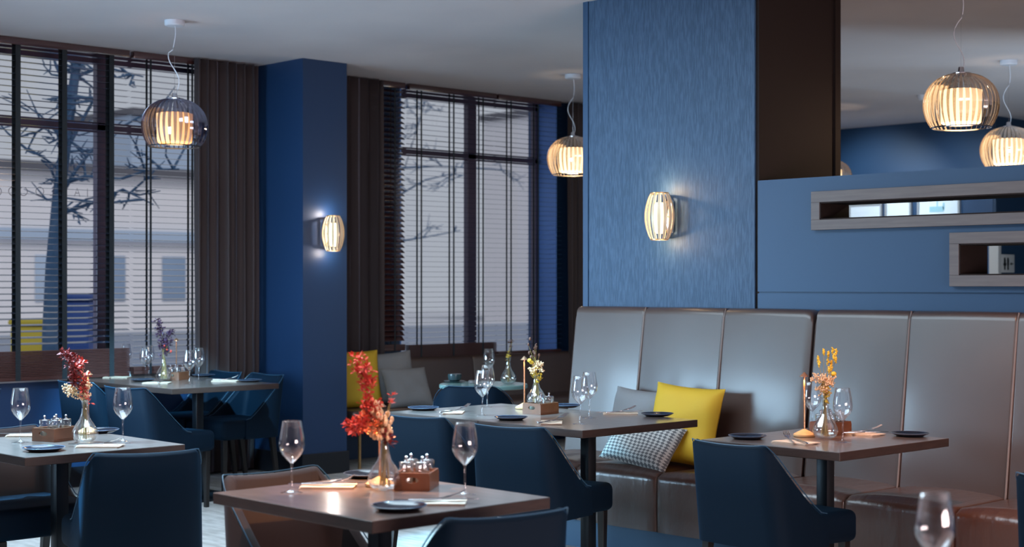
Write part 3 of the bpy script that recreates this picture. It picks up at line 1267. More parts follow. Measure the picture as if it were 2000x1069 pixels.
tA = Kind(make_table(.80, .69))   # long side along x
tB = Kind(make_table(.69, .80))   # long side along y
tA.put((-3.296 - .40, 2.605 + .345, 0), 0, 'nearest walnut table at the bottom centre with red flowers')
tA.put((-5.41 - .40, 2.62 + .345, 0), 0, 'walnut table at the lower left with dark red flowers')
tB.put((-4.70 - .345, 4.89 + .41, 0), 0, 'right half of the double walnut table before the tall banquette')
tB.put((-5.392 - .345, 4.89 + .41, 0), 0, 'left half of the double walnut table before the tall banquette')
tB.put((-3.40 - .345, 4.98 + .40, 0), 0, 'single walnut table at the right with yellow dried flowers')
tB.put((-8.345 - .325, 5.0 + .40, 0), 0, 'right half of the double table by the left window')
tB.put((-9.0 - .345, 5.0 + .40, 0), 0, 'left half of the double table by the left window')
near = tA.put((-1.42, 2.32, 0), 0, 'unseen table below the picture carrying the blurred wine glass')
tA.put((-9.1, 3.45, 0), 0, 'walnut table beyond the left picture edge by the window')

t = thing('round_table', 'small round pale green table in the window alcove', 'table', (-7.36, 6.74, 0))
bm = nb()
solid_lathe(bm, [(.28, .722), (.29, .727), (.29, .745), (.285, .75)], 48)
obj('tabletop', bm, 'mint_top', t)
bm = nb()
solid_lathe(bm, [(.18, 0), (.18, .012), (.03, .03), (.022, .06), (.022, .70), (.08, .722)], 24)
obj('pedestal', bm, 'table_post', t)


# ------------------------------------------------------------------ tableware prototypes
def make_glass():
    t = thing('wine_glass', 'g', 'wine glass')
    bm = nb()
    out = [(.0045, .092), (.014, .101), (.029, .117), (.0385, .135), (.0405, .148), (.0385, .172), (.0335, .202), (.0295, .224)]
    inn = [(r - .0011, z + .001) for r, z in out[::-1]]
    inn[0] = (.0290, .2242)
    lathe(bm, out + inn, 28)
    obj('bowl', bm, 'glass', t, angle=70)
    bm = nb()
    lathe(bm, [(.036, 0), (.036, .0012), (.020, .0035), (.006, .009), (.0036, .02), (.0032, .055), (.0036, .085), (.0062, .096)], 20)
    obj('stem', bm, 'glass', t, angle=70)
    return t


def make_plate():
    t = thing('side_plate', 'p', 'plate')
    bm = nb()
    lathe(bm, [(.0, .003), (.05, .003), (.062, .006), (.078, .013), (.080, .0145), (.0795, .0125), (.055, .0), (.0, .0)], 40)
    obj('dish', bm, 'plate_dark', t, angle=50)
    bm = nb()
    lathe(bm, [(.0785, .0140), (.0800, .0152), (.0812, .0142), (.0800, .0128)], 40, closed=True)
    obj('rim', bm, 'plate_rim', t, angle=80)
    return t


def make_setting():
    """folded napkin: its cutlery are things of their own"""
    bm = nb()
    N, M = 10, 6
    for layer in range(2):
        g = [[bm.verts.new(((i / N - .5) * .17 + layer * .004, (j / M - .5) * .10, .0025 + layer * .004 + .0012 * sin(i * 1.1 + layer) * sin(j))) for j in range(M + 1)] for i in range(N + 1)]
        h = [[bm.verts.new((v.co.x, v.co.y, v.co.z - .0022)) for v in row] for row in g]
        for i in range(N):
            for j in range(M):
                bm.faces.new((g[i][j], g[i + 1][j], g[i + 1][j + 1], g[i][j + 1]))
                bm.faces.new((h[i][j], h[i][j + 1], h[i + 1][j + 1], h[i + 1][j]))
        for i in range(N):
            bm.faces.new((g[i][0], h[i][0], h[i + 1][0], g[i + 1][0]))
            bm.faces.new((g[i][M], g[i + 1][M], h[i + 1][M], h[i][M]))
        for j in range(M):
            bm.faces.new((g[0][j], g[0][j + 1], h[0][j + 1], h[0][j]))
            bm.faces.new((g[N][j], h[N][j], h[N][j + 1], g[N][j + 1]))
    o = obj('napkin', bm, 'napkin')
    return o


def make_fork():
    bm = nb()
    pts = [(0, -.10, .004), (0, -.05, .004), (0, .02, .006), (0, .045, .010)]
    wd = [.0055, .0042, .003, .0035]
    prev = None
    secs = []
    for (x, y, z), w_ in zip(pts, wd):
        secs.append([bm.verts.new((sx * w_, y, z + dz)) for sx, dz in ((-1, 0), (1, 0), (1, .002), (-1, .002))])
    secs.append([bm.verts.new((sx * .012, .058, .0135 + dz)) for sx, dz in ((-1, 0), (1, 0), (1, .002), (-1, .002))])
    secs.append([bm.verts.new((sx * .013, .072, .0165 + dz)) for sx, dz in ((-1, 0), (1, 0), (1, .002), (-1, .002))])
    for a_, b_ in zip(secs[:-1], secs[1:]):
        for k in range(4):
            bm.faces.new((a_[k], a_[(k + 1) % 4], b_[(k + 1) % 4], b_[k]))
    bm.faces.new(secs[0][::-1])
    bm.faces.new(secs[-1])
    for k in range(4):
        x = -.0108 + k * .0072
        tube(bm, [(x, .070, .0172), (x, .092, .0235), (x * .95, .112, .034)], [.0021, .0019, .0012], 6)
    return obj('fork', bm, 'steel')


def make_knife():
    bm = nb()
    box(bm, -.005, .005, -.11, -.01, .004, .010, .002)
    pr = [(-.006, -.01), (.006, -.01), (.0075, .06), (.004, .095), (-.003, .105), (-.006, .06)]
    up = [bm.verts.new((x, y, .0085)) for x, y in pr]
    dn = [bm.verts.new((x, y, .0070)) for x, y in pr]
    bm.faces.new(up)
    bm.faces.new(dn[::-1])
    for k in range(6):
        bm.faces.new((up[k], dn[k], dn[(k + 1) % 6], up[(k + 1) % 6]))
    return obj('knife', bm, 'steel')


def plate_hole(bm, w_, h_, th, rx, rz, cz):
    """panel in the xz plane centred on x=0, y from 0 to th, with an oval hole"""
    N = 32
    lay = []
    for y in (0, th):
        inner, outer = [], []
        for k in range(N):
            a_ = 2 * pi * k / N
            c_, s_ = cos(a_), sin(a_)
            inner.append(bm.verts.new((rx * c_, y, cz + rz * s_)))
            kx = (w_ / 2) / abs(c_) if abs(c_) > 1e-6 else 1e9
            zz = (h_ - cz) if s_ > 0 else cz
            kz = zz / abs(s_) if abs(s_) > 1e-6 else 1e9
            q = min(kx, kz)
            outer.append(bm.verts.new((q * c_, y, cz + q * s_)))
        lay.append((inner, outer))
    for (inner, outer) in lay:
        for k in range(N):
            bm.faces.new((inner[k], inner[(k + 1) % N], outer[(k + 1) % N], outer[k]))
    for w2 in (0, 1):
        a_, b_ = lay[0][w2], lay[1][w2]
        for k in range(N):
            bm.faces.new((a_[k], a_[(k + 1) % N], b_[(k + 1) % N], b_[k]))


def make_caddy():
    """open wooden box, handle holes in the short ends (local -y and +y)"""
    t = thing('condiment_box', 'c', 'condiment box')
    W, L, H, th = .115, .15, .055, .008
    bm = nb()
    box(bm, -W / 2, W / 2, -L / 2, L / 2, 0, th)
    box(bm, -W / 2, -W / 2 + th, -L / 2 + th, L / 2 - th, th, H, .001, 1)
    box(bm, W / 2 - th, W / 2, -L / 2 + th, L / 2 - th, th, H, .001, 1)
    obj('box_body', bm, 'caddy_wood', t, smooth=False)
    for s in (-1, 1):
        bm = nb()
        plate_hole(bm, W, H - th, th, .021, .0095, (H - th) * .52)
        for v in bm.verts:
            v.co.z += th
            v.co.y += (-L / 2) if s < 0 else (L / 2 - th)
        obj('end_panel', bm, 'caddy_wood', t, smooth=False)
    return t


def make_shaker(fill):
    t = thing('shaker', 's', 'shaker')
    bm = nb()
    lathe(bm, [(.0, .001), (.021, .001), (.0225, .004), (.0225, .040), (.0205, .045), (.0225, .050), (.0225, .076), (.0205, .079), (.0, .079), (.0, .076), (.0195, .076), (.0205, .050), (.0185, .045), (.0205, .039), (.0205, .006), (.0, .006)], 24, flute=(8, .045))
    obj('glass_body', bm, 'vase_glass', t, angle=60)
    bm = nb()
    solid_lathe(bm, [(.018, .008), (.018, .030)], 16)
    obj('contents', bm, fill, t)
    bm = nb()
    solid_lathe(bm, [(.008, .079), (.008, .081), (.0035, .083), (.0035, .087), (.0060, .090), (.0060, .094), (.002, .097)], 16)
    obj('knob', bm, 'chrome', t)
    return t


def make_vase():
    t = thing('bud_vase', 'v', 'vase')
    bm = nb()
    out = [(.0, .002), (.028, .002), (.045, .012), (.0535, .032), (.051, .050), (.039, .072), (.023, .095), (.0150, .120), (.0130, .148), (.0155, .166), (.0190, .174)]
    inn = [(max(0, r - .002), z + (.004 if i < 2 else .0005)) for i, (r, z) in enumerate(out)][::-1]
    lathe(bm, out + inn, 32)
    obj('glass_body', bm, 'vase_glass', t, angle=70)
    return t


def make_table_lamp():
    t = thing('table_lamp', 'l', 'lamp')
    bm = nb()
    solid_lathe(bm, [(.044, 0), (.047, .003), (.047, .010), (.030, .020), (.006, .032)], 32)
    obj('wooden_base', bm, 'pale_wood', t, angle=30)
    bm = nb()
    tube(bm, [(0, 0, .03), (0, 0, .262)], .0042, 10)
    obj('pole', bm, 'copper', t)
    bm = nb()
    lathe(bm, [(.0035, .262), (.0045, .266), (.021, .258), (.0215, .256), (.004, .274), (.0, .276)], 24)
    obj('lamp_head', bm, 'copper', t)
    return t


GL = Kind(make_glass())
PL = Kind(make_plate())
NK = Kind(make_setting())
FK = Kind(make_fork())
KN = Kind(make_knife())
CD = Kind(make_caddy())
SK = Kind(make_shaker('salt'))
PK = Kind(make_shaker('pepper'))
VS = Kind(make_vase())
LP = Kind(make_table_lamp())
TZ = .7505


def on(px, py):
    return atz(px, py, TZ)


def glass_at(px, py, lab, grp=None):
    GL.put(on(px, py), random.random() * 6, lab, grp)


def plate_at(px, py, lab, grp=None, dx=0, dy=0):
    p = on(px, py)
    p.x += dx
    p.y += dy
    PL.put(p, 0, lab, grp)


def setting(px, py, deg, lab, fork=True, knife=True, off=.02, cdeg=0):
    p = on(px, py)
    a_ = R(deg)
    o = NK.put(p, a_, 'cream napkin ' + lab)
    tag(o, None, 'napkin', 'folded napkins')
    c_ = a_ + R(cdeg)
    if fork:
        q = Vector((p.x + cos(a_) * -off * 1.3, p.y + sin(a_) * -off * 1.3, TZ + .006))
        f = FK.put(q, c_, 'steel fork resting ' + lab)
        tag(f, None, 'fork', 'forks on the napkins')
    if knife:
        q = Vector((p.x + cos(a_) * off * 1.3, p.y + sin(a_) * off * 1.3, TZ + .005))
        f = KN.put(q, c_ + R(8), 'steel knife lying ' + lab)
        tag(f, None, 'knife', 'knives on the napkins')


def light_lamp(px, py, lab, e=0.9, dx=0, dy=0):
    p = on(px, py)
    p.x += dx
    p.y += dy
    l = LP.put(p, 0, lab, 'copper table lamps')
    lamp('table_lamp_light', 'SPOT', (p.x + .004, p.y - .013, p.z + .245), e, (1.0, 0.45, 0.14), spot_size=R(150), spot_blend=.6, shadow_soft_size=.006)
    return l


def caddy(px, py, deg, where, n=2, salt=True):
    p = on(px, py)
    a_ = R(deg)
    CD.put(p, a_, 'small dark wooden condiment box ' + where)
    for (K, yy, nm) in ((SK, -.035, 'salt'), (PK, .035, 'pepper')):
        for xx in ((-.026, .026) if n == 4 else (0,)):
            q = Vector((p.x + xx * cos(a_) - yy * sin(a_), p.y + xx * sin(a_) + yy * cos(a_), TZ + .0085))
            side = '' if n != 4 else (' left' if xx < 0 else ' right')
            K.put(q, 0, 'glass %s shaker%s standing in the box %s' % (nm, side, where), 'salt and pepper shakers')


# ------------------------------------------------------------------ dried flowers
def bouquet(name_lab, loc, kind, scale=1.0, lean=(0, 0)):
    """kind: list of groups (stem count, part name, material, list of (dx_right, dz) tips in metres in the picture plane)"""
    t = thing('dried_flowers', name_lab, 'flowers', loc)
    rnd = random.Random(int(abs(loc[0]) * 1000) + 3)
    rt = Vector((CA, SA, 0))
    fw = Vector((-SA, CA, 0))
    root = Vector((0, 0, .012))
    neck = Vector((0, 0, .165))
    stems = nb()
    for part, m, shape, tips, stem in kind:
        bm = nb()
        single = len(tips) <= 13
        for (dx, dz) in tips:
            if single:
                bm = nb()
            dep = rnd.uniform(-.035, .035)
            tip = rt * dx + fw * dep + Vector((0, 0, dz))
            if stem and (rnd.random() < 5 / len(tips)):
                nk = neck + rt * rnd.uniform(-.008, .008) + fw * rnd.uniform(-.008, .008)
                mid = nk.lerp(tip, .5) + rt * (-.15 * dx)
                r0 = root + rt * rnd.uniform(-.02, .02) + fw * rnd.uniform(-.02, .02)
                tube(stems, [r0, nk, mid, tip], [.0013, .0012, .0011, .0008], 5)
            if shape == 'bud':
                s = rnd.uniform(.8, 1.2)
                blob(bm, tip, .0065 * s, .0065 * s, .010 * s, 7, 5)
            elif shape == 'ball':
                blob(bm, tip, .012, .012, .011, 10, 7)
            elif shape == 'tail':
                for k in range(10):
                    blob(bm, tip + Vector((rnd.uniform(-.003, .003), rnd.uniform(-.003, .003), -.014 + k * .003)), .0055 * sin(pi * (k + 1) / 11.5) + .001, .0055 * sin(pi * (k + 1) / 11.5) + .001, .003, 6, 4)
            elif shape == 'spray':
                for k in range(7):
                    d = Vector((rnd.uniform(-1, 1), rnd.uniform(-1, 1), rnd.uniform(-.4, 1))).normalized()
                    e = tip + d * rnd.uniform(.008, .020)
                    tube(bm, [tip, e], [.0008, .0005], 4)
                    blob(bm, e, .0036, .0036, .0042, 6, 4)
            elif shape == 'leafy':
                for k in range(9):
                    d = Vector((rnd.uniform(-1, 1), rnd.uniform(-1, 1), rnd.uniform(-.5, 1)))
                    st = tip + d * .006
                    leaf(bm, st, d, (rnd.uniform(-1, 1), rnd.uniform(-1, 1), 1), rnd.uniform(.012, .022), rnd.uniform(.007, .012))
            elif shape == 'sprig':
                for k in range(7):
                    d = Vector((rnd.uniform(-1, 1), rnd.uniform(-1, 1), rnd.uniform(0, 1)))
                    leaf(bm, tip + d * .003, d, (rnd.uniform(-1, 1), 1, 1), rnd.uniform(.010, .017), .005)
            if single:
                obj(part.rstrip('s'), bm, m, t, angle=60)
        if not single:
            obj(part, bm, m, t, angle=60)
    obj('stems', stems, 'stem', t)
    return t


def scatter(seed, n, path, spread):
    r = random.Random(seed)
    out = []
    for _ in range(n):
        s = r.random() * (len(path) - 1)
        i = int(s)
        f = s - i
        a_, b_ = path[i], path[min(i + 1, len(path) - 1)]
        out.append((a_[0] * (1 - f) + b_[0] * f + r.uniform(-spread, spread), a_[1] * (1 - f) + b_[1] * f + r.uniform(-spread, spread)))
    return out


# --- nearest table
V1 = on(751, 958)
d1 = 4.75


def rel(cx, cy, depth):
    s = depth / F
    return lambda px, py: ((px - cx) * s, (cy - py) * s)


VS.put(V1, 0, 'clear bud vase with red and orange flowers on the nearest table', 'clear glass bud vases')
q = rel(757, 958, (V1.x * -SA + V1.y * CA))
bouquet('bright red and orange dried flowers in the vase on the nearest table', V1,
        [('red_leaves', 'red_leaf', 'leafy', scatter(1, 95, [q(703, 700), q(722, 745), q(730, 790), q(716, 830), q(694, 838)], .020), False),
         ('orange_leaves', 'orange_leaf', 'leafy', scatter(2, 16, [q(712, 810), q(728, 826), q(744, 838)], .014), True),
         ('maroon_sprigs', 'maroon_leaf', 'leafy', scatter(3, 12, [q(765, 865), q(752, 840)], .010), True),
         ('red_twigs', 'red_leaf', 'leafy', [q(746, 815), q(735, 800), q(726, 770), q(765, 790), q(772, 775), q(708, 720)], True),
         ('cream_buds', 'cream_bud', 'bud', scatter(4, 60, [q(738, 800), q(752, 812), q(766, 830), q(756, 850), q(737, 846)], .016), True),
         ('cream_buds_high', 'cream_bud', 'bud', scatter(5, 12, [q(733, 785), q(742, 800)], .010), True)])
light_lamp(735, 953, 'copper table lamp beside the vase on the nearest table', 13, dx=-.02, dy=.03)
caddy(814, 953, 38, 'on the nearest table', 4)
glass_at(570, 963, 'blurred wine glass at the left of the nearest table')
glass_at(908, 967, 'blurred wine glass at the right of the nearest table')
plate_at(779, 996, 'dark side plate at the front corner of the nearest table', 'dark side plates')
plate_at(718, 932, 'dark side plate at the back of the nearest table behind the lamp', 'dark side plates')
setting(640, 952, 44, 'at the left of the nearest table', cdeg=-88)
setting(852, 984, 44, 'at the right front of the nearest table', cdeg=-88)

# --- lower left table
V0 = on(166, 864)
VS.put(V0, 0, 'clear bud vase with dark red flowers on the lower left table', 'clear glass bud vases')
q = rel(166, 864, (V0.x * -SA + V0.y * CA))
bouquet('dark red dried flowers with cream sprays in the vase on the lower left table', V0,
        [('dark_red_leaves', 'maroon_leaf', 'leafy', scatter(11, 60, [q(130, 690), q(141, 712), q(146, 728), q(152, 745), q(160, 760)], .015), False),
         ('red_leaves', 'red_leaf', 'leafy', scatter(12, 20, [q(150, 705), q(165, 735), q(166, 770), q(172, 786)], .012), True),
         ('cream_sprays', 'cream_bud', 'spray', scatter(13, 30, [q(128, 752), q(140, 768), q(155, 765), q(170, 752), q(162, 780)], .016), True)])
light_lamp(158, 850, 'copper table lamp half hidden behind the vase on the lower left table', 2.5, dx=-.03, dy=.05)
caddy(108, 860, 22, 'on the lower left table', 4)
glass_at(40, 865, 'wine glass at the left of the lower left table')
glass_at(240, 863, 'wine glass at the right of the lower left table')
plate_at(85, 881, 'dark side plate at the front of the lower left table', 'dark side plates')
plate_at(196, 845, 'dark side plate behind the vase on the lower left table', 'dark side plates')
setting(56, 852, 44, 'at the back left of the lower left table', cdeg=-88)
setting(195, 873, 44, 'at the front right of the lower left table', cdeg=-88)

# --- double table in the middle
V2 = on(1047, 792)
VS.put(V2, 0, 'clear bud vase with brown and yellow flowers on the double table', 'clear glass bud vases')
q = rel(1047, 792, (V2.x * -SA + V2.y * CA))
bouquet('brown and yellow dried flowers in the vase on the double table', V2,
        [('brown_buds', 'brown_bud', 'bud', [q(1035, 662), q(1032, 673), q(1042, 688), q(1034, 690), q(1045, 695), q(1053, 694), q(1037, 698), q(1044, 680)], True),
         ('brown_tails', 'brown_bud', 'tail', [q(1047, 676), q(1044, 692)], True),
         ('yellow_balls', 'yellow_bud', 'ball', [q(1038, 708), q(1034, 704)], True),
         ('white_sprays', 'cream_bud', 'spray', scatter(21, 20, [q(1036, 730), q(1045, 722), q(1058, 708), q(1055, 728)], .012), True),
         ('yellow_grass', 'yellow_bud', 'sprig', scatter(22, 26, [q(1040, 740), q(1048, 720), q(1052, 745)], .012), True)])
light_lamp(1024, 799, 'copper table lamp left of the condiment box on the double table', 1.4)
caddy(1056, 808, 8, 'on the double table', 4)
glass_at(942, 812, 'front wine glass of the pair on the left half of the double table')
glass_at(952, 796, 'rear wine glass of the pair on the left half of the double table')
glass_at(1133, 829, 'front wine glass of the pair on the right half of the double table')
glass_at(1151, 817, 'rear wine glass of the pair on the right half of the double table')
for px, py, lab in ((827, 801, 'dark side plate at the left end of the double table'),
                    (998, 820, 'dark side plate in front of the condiment box on the double table'),
                    (1105, 796, 'dark side plate behind the condiment box on the double table'),
                    (1284, 813, 'dark side plate at the right end of the double table before the yellow cushion')):
    plate_at(px, py, lab, 'dark side plates')
setting(886, 807, -46, 'on the left half of the double table', cdeg=90 - 40)
setting(1077, 827, -46, 'at the front of the double table', cdeg=90 - 40)
setting(1211, 809, 44, 'at the right of the double table', cdeg=-70)

# --- right table
V3 = on(1612, 858)
VS.put(V3, 0, 'clear bud vase with yellow flowers on the right table', 'clear glass bud vases')
q = rel(1612, 858, (V3.x * -SA + V3.y * CA))
bouquet('yellow dried flowers with cream blooms in the vase on the right table', V3,
        [('yellow_tails', 'yellow_bud', 'tail', [q(1609, 688), q(1600, 702), q(1601, 711), q(1620, 693), q(1629, 686), q(1633, 688), q(1628, 697), q(1633, 703), q(1619, 707), q(1627, 711), q(1617, 722), q(1625, 720)], True),
         ('yellow_balls', 'yellow_bud', 'ball', [q(1629, 731)], True),
         ('cream_sprays', 'cream_bud', 'spray', scatter(31, 34, [q(1595, 738), q(1608, 745), q(1622, 742), q(1604, 765), q(1615, 752)], .016), True),
         ('yellow_grass', 'yellow_bud', 'sprig', scatter(32, 34, [q(1612, 765), q(1616, 750), q(1614, 785)], .010), True)])
light_lamp(1571, 853, 'copper table lamp with pale wooden base on the right table', 3)
caddy(1622, 848, 0, 'on the right table', 4)
glass_at(1586, 845, 'wine glass behind the lamp on the right table')
glass_at(1646, 865, 'wine glass right of the flowers on the right table')
plate_at(1460, 857, 'dark side plate at the left corner of the right table', 'dark side plates')
plate_at(1777, 852, 'dark side plate at the right corner of the right table', 'dark side plates')
setting(1553, 866, 0, 'at the front of the right table', cdeg=45)
setting(1683, 849, 0, 'at the back of the right table', cdeg=-40)

# --- window table
V4 = on(320, 744)
VS.put(V4, 0, 'clear bud vase with dark purple flowers on the window side table', 'clear glass bud vases')
q = rel(319, 744, (V4.x * -SA + V4.y * CA))
bouquet('dark purple leafy dried flowers in the vase on the window side table', V4,
        [('purple_leaves', 'purple_leaf', 'leafy', scatter(41, 66, [q(303, 628), q(311, 645), q(316, 662), q(320, 680), q(318, 695)], .022), True),
         ('purple_twigs', 'purple_leaf', 'leafy', scatter(42, 30, [q(328, 655), q(336, 650), q(330, 668), q(325, 690)], .016), True),
         ('red_buds', 'red_leaf', 'bud', [q(322, 676), q(326, 684), q(335, 686)], True)])
light_lamp(340, 738, 'copper table lamp behind the condiment box on the window side table', .08, dx=-.02, dy=.03)
caddy(345, 742, 30, 'on the window side table', 4)
glass_at(370, 752, 'front wine glass of the pair at the right of the window side table')
glass_at(388, 745, 'rear wine glass of the pair at the right of the window side table')
glass_at(284, 741, 'front wine glass at the middle of the window side table')
glass_at(291, 737, 'rear wine glass beside the vase on the window side table')
glass_at(247, 733, 'wine glass at the left end of the window side table')
plate_at(279, 745, 'dark side plate left of the vase on the window side table', 'dark side plates')
plate_at(488, 746, 'dark side plate at the right end of the window side table', 'dark side plates')
plate_at(252, 733, 'dark side plate at the left end of the window side table', 'dark side plates', dx=-.06, dy=.05)
plate_at(398, 736, 'dark side plate at the back of the window side table', 'dark side plates')
setting(440, 745, 44, 'at the right of the window side table', cdeg=-80)
setting(228, 738, 44, 'at the left of the window side table', knife=False)
setting(306, 749, 44, 'before the vase on the window side table', fork=False)

# --- round table
V5 = on(993, 750)
VS.put(V5, 0, 'clear bud vase with dry stems on the round table', 'clear glass bud vases')
q = rel(993, 750, (V5.x * -SA + V5.y * CA))
bouquet('thin green dried stems in the vase on the round table', V5,
        [('green_buds', 'brown_bud', 'sprig', scatter(51, 16, [q(992, 700), q(996, 675), q(998, 668)], .010), True),
         ('yellow_buds', 'yellow_bud', 'sprig', scatter(52, 8, [q(992, 704), q(994, 690)], .006), True)])
glass_at(955, 748, 'wine glass on the round table behind the double table glasses')
p = on(888, 747)
t = thing('cup_and_saucer', 'dark cup upside down on a stack of saucers on the round table', 'cup', p)
bm = nb()
solid_lathe(bm, [(.03, 0), (.07, .006), (.073, .010), (.03, .008)], 28)
obj('saucer', bm, 'cup_dark', t)
bm = nb()
solid_lathe(bm, [(.030, .009), (.042, .016), (.046, .04), (.045, .055)], 28)
obj('cup', bm, 'cup_dark', t)
p = on(925, 749)
bm = nb()
solid_lathe(bm, [(.03, 0), (.034, .004), (.034, .016), (.03, .02)], 24)
tag(obj('tealight_dish', bm, 'frame_oak', loc=p), 'small grey dish between the cup and the vase on the round table', 'dish')

# --- foreground glass
p = atd(1826, 556, 3.12)
p.z = TZ
GL.put(p, 0, 'large blurred wine glass at the bottom right edge', None)
p = Vector((-1.06, 1.99, TZ))
LP.put(p, 0, 'copper table lamp on the unseen table below the picture', 'copper table lamps')
lamp('table_lamp_light', 'SPOT', (p.x + .004, p.y - .013, p.z + .245), 3, (1.0, 0.45, 0.14), spot_size=R(150), spot_blend=.6, shadow_soft_size=.02)


# ------------------------------------------------------------------ pendants and sconces
def rib_mesh(prof, wprof, th):
    """one curved strip: prof (r,z) outline, wprof width at each point; lies at azimuth 0"""
    bm = nb()
    rows = []
    n = len(prof)
    for i, (r, z) in enumerate(prof):
        a0 = prof[max(0, i - 1)]
        a1 = prof[min(n - 1, i + 1)]
        tr, tz = a1[0] - a0[0], a1[1] - a0[1]
        L = math.hypot(tr, tz)
        nr, nz = -tz / L, tr / L
        w_ = wprof[i] / 2
        # strip slightly turned so both its face and its edge show
        row = []
        for s, q_ in ((-1, -th), (1, -th * .2), (1, th), (-1, th * .2)):
            row.append(bm.verts.new((r + nr * q_ + s * w_ * .35, s * w_, z + nz * q_)))
        rows.append(row)
    for a_, b_ in zip(rows[:-1], rows[1:]):
        for k in range(4):
            bm.faces.new((a_[k], a_[(k + 1) % 4], b_[(k + 1) % 4], b_[k]))
    bm.faces.new(rows[0])
    bm.faces.new(rows[-1][::-1])
    return bm


def make_pendant(rib_mat, shade_mat, cordseed):
    t = thing('pendant_lamp', 'p', 'pendant lamp')   # origin at ceiling
    r0 = random.Random(cordseed)
    bm = nb()
    solid_lathe(bm, [(.062, 0), (.062, -.028), (.055, -.034), (.01, -.036)], 28)
    obj('canopy', bm, 'white_cap', t)
    ztop, zbot = -.483, -.805
    cord = []
    for k in range(25):
        s = k / 24
        z = -.034 + (ztop + .034) * s
        am = .045 * sin(s * pi) * sin(s * 2.2 * pi + cordseed)
        if s < .35:
            am *= .4
        cord.append((am * CA + .006, am * SA, z))
    bm = nb()
    tube(bm, cord, .0028, 6)
    obj('cable', bm, 'white_cap', t)
    bm = nb()
    tube(bm, [(0, 0, -.03), (0, 0, ztop)], .0009, 5)
    obj('suspension_wire', bm, 'chrome', t)
    bm = nb()
    solid_lathe(bm, [(.014, ztop + .03), (.018, ztop + .005), (.055, ztop - .004), (.055, ztop - .016)], 24)
    obj('top_cap', bm, 'chrome', t)
    prof, wp = [], []
    N = 22
    for k in range(N + 1):
        s = k / N
        th = R(14) + s * R(117)
        r = .199 * sin(th) ** .85
        z = (ztop + zbot) / 2 - .012 + .168 * cos(th) * (1.0 if th < pi / 2 else 1.18)
        prof.append((r, z))
        wp.append(.008 + .013 * sin(pi * min(1, s * 1.05)) ** .8)
    base = None
    zb = prof[-1][1]
    rb = prof[-1][0]
    for k in range(36):
        if base is None:
            base = obj('rib', rib_mesh(prof, wp, .0022), rib_mat, t, angle=60)
        else:
            c = base.copy()
            C.objects.link(c)
            c.parent = t
            c.rotation_euler = (0, 0, 2 * pi * k / 36)
    bm = nb()
    lathe(bm, [(rb - .004, zb + .003), (rb + .004, zb + .003), (rb + .004, zb - .004), (rb - .004, zb - .004)], 48, closed=True)
    obj('bottom_ring', bm, 'chrome' if rib_mat == 'acrylic' else 'table_post', t)
    bm = nb()
    lathe(bm, [(.095, ztop - .095), (.112, ztop - .10), (.108, zbot + .045), (.09, zbot + .035)], 32)
    obj('inner_shade', bm, shade_mat, t)
    return t


PW = Kind(make_pendant('acrylic', 'shade_white', 1))
PO = Kind(make_pendant('acrylic_dark', 'shade_warm', 2))


def pendant(kind, px, d, lab, e, col):
    p = atd(px, 556, d)
    kind.put((p.x, p.y, CZ - .001), 0, lab, 'ribbed globe pendants')
    lamp('pendant_light', 'POINT', (p.x, p.y, CZ - .845), e, col, shadow_soft_size=.06)


pendant(PO, 341, 9.53, 'ribbed globe pendant glowing amber before the left window', 5, (1, .62, .32))
pendant(PW, 1119, 11.98, 'ribbed globe pendant half hidden by the left edge of the blue column', 8, (1, .8, .55))
pendant(PW, 1877, 8.39, 'large ribbed globe pendant hanging behind the partition at the top right', 12, (1, .75, .5))
pendant(PW, 1970, 11.23, 'ribbed globe pendant at the right edge cut by the partition top', 10, (1, .75, .5))
pendant(PW, 1621, 14.2, 'far ribbed globe pendant mostly hidden by the brown panel', 10, (1, .75, .5))


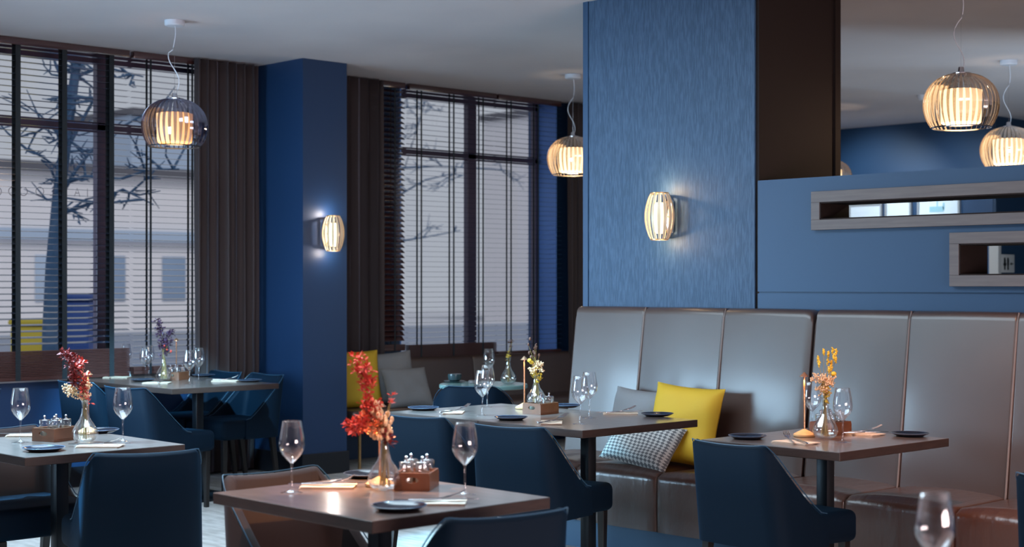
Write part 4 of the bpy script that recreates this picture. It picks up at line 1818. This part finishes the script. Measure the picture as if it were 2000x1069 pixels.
def make_sconce(glow):
    """origin on the wall, projecting along local -y"""
    t = thing('wall_lamp', 's', 'wall lamp')
    H, Rm = .256, .080
    bm = nb()
    box(bm, -.035, .035, -.018, 0, -.09, .09, .003)
    obj('back_plate', bm, 'chrome', t)
    cy = -.085
    prof, wp = [], []
    for k in range(13):
        s = k / 12
        z = (s - .5) * H
        r = .048 + (Rm - .048) * sin(pi * s) ** .8
        prof.append((r, z))
        wp.append(.010 + .008 * sin(pi * s))
    base = None
    for k in range(14):
        if base is None:
            base = obj('rib', rib_mesh(prof, wp, .002), 'opal_rib', t, angle=60)
            base.location = (0, cy, 0)
        else:
            c = base.copy()
            C.objects.link(c)
            c.parent = t
            c.location = (0, cy, 0)
            c.rotation_euler = (0, 0, 2 * pi * k / 14)
    for zz in (-H / 2, H / 2):
        bm = nb()
        lathe(bm, [(.040, zz - .003), (.050, zz - .003), (.050, zz + .003), (.040, zz + .003)], 32, cy=cy, closed=True)
        obj('ring', bm, 'brass', t)
    bm = nb()
    solid_lathe(bm, [(.018, -.095), (.034, -.07), (.044, -.01), (.040, .04), (.022, .075)], 20, cy=cy)
    obj('lamp_bulb', bm, 'sconce_glow', t)
    bm = nb()
    tube(bm, [(0, -.015, 0), (0, cy + .03, 0)], .006, 8)
    obj('bracket', bm, 'chrome', t)
    return t


SC = Kind(make_sconce(1))
p = aty(1300, 423, YB)
SC.put((p.x + .03, YB - .001, 1.775), 0, 'ribbed wall lamp glowing on the blue wallpaper column', 'ribbed wall lamps')
lamp('wall_lamp_light', 'POINT', (p.x + .03, YB - .09, 1.92), 1.6, (1, .68, .38), shadow_soft_size=.003)
lamp('wall_lamp_light', 'POINT', (p.x + .03, YB - .09, 1.63), 1.2, (1, .68, .38), shadow_soft_size=.003)
SC.put((PX + .001, 6.76, 1.775), R(90), 'ribbed wall lamp glowing on the navy pillar', 'ribbed wall lamps')
lamp('wall_lamp_light', 'POINT', (PX + .09, 6.76, 1.92), 1.6, (1, .9, .85), shadow_soft_size=.003)
lamp('wall_lamp_light', 'POINT', (PX + .09, 6.76, 1.63), 1.2, (1, .9, .85), shadow_soft_size=.003)
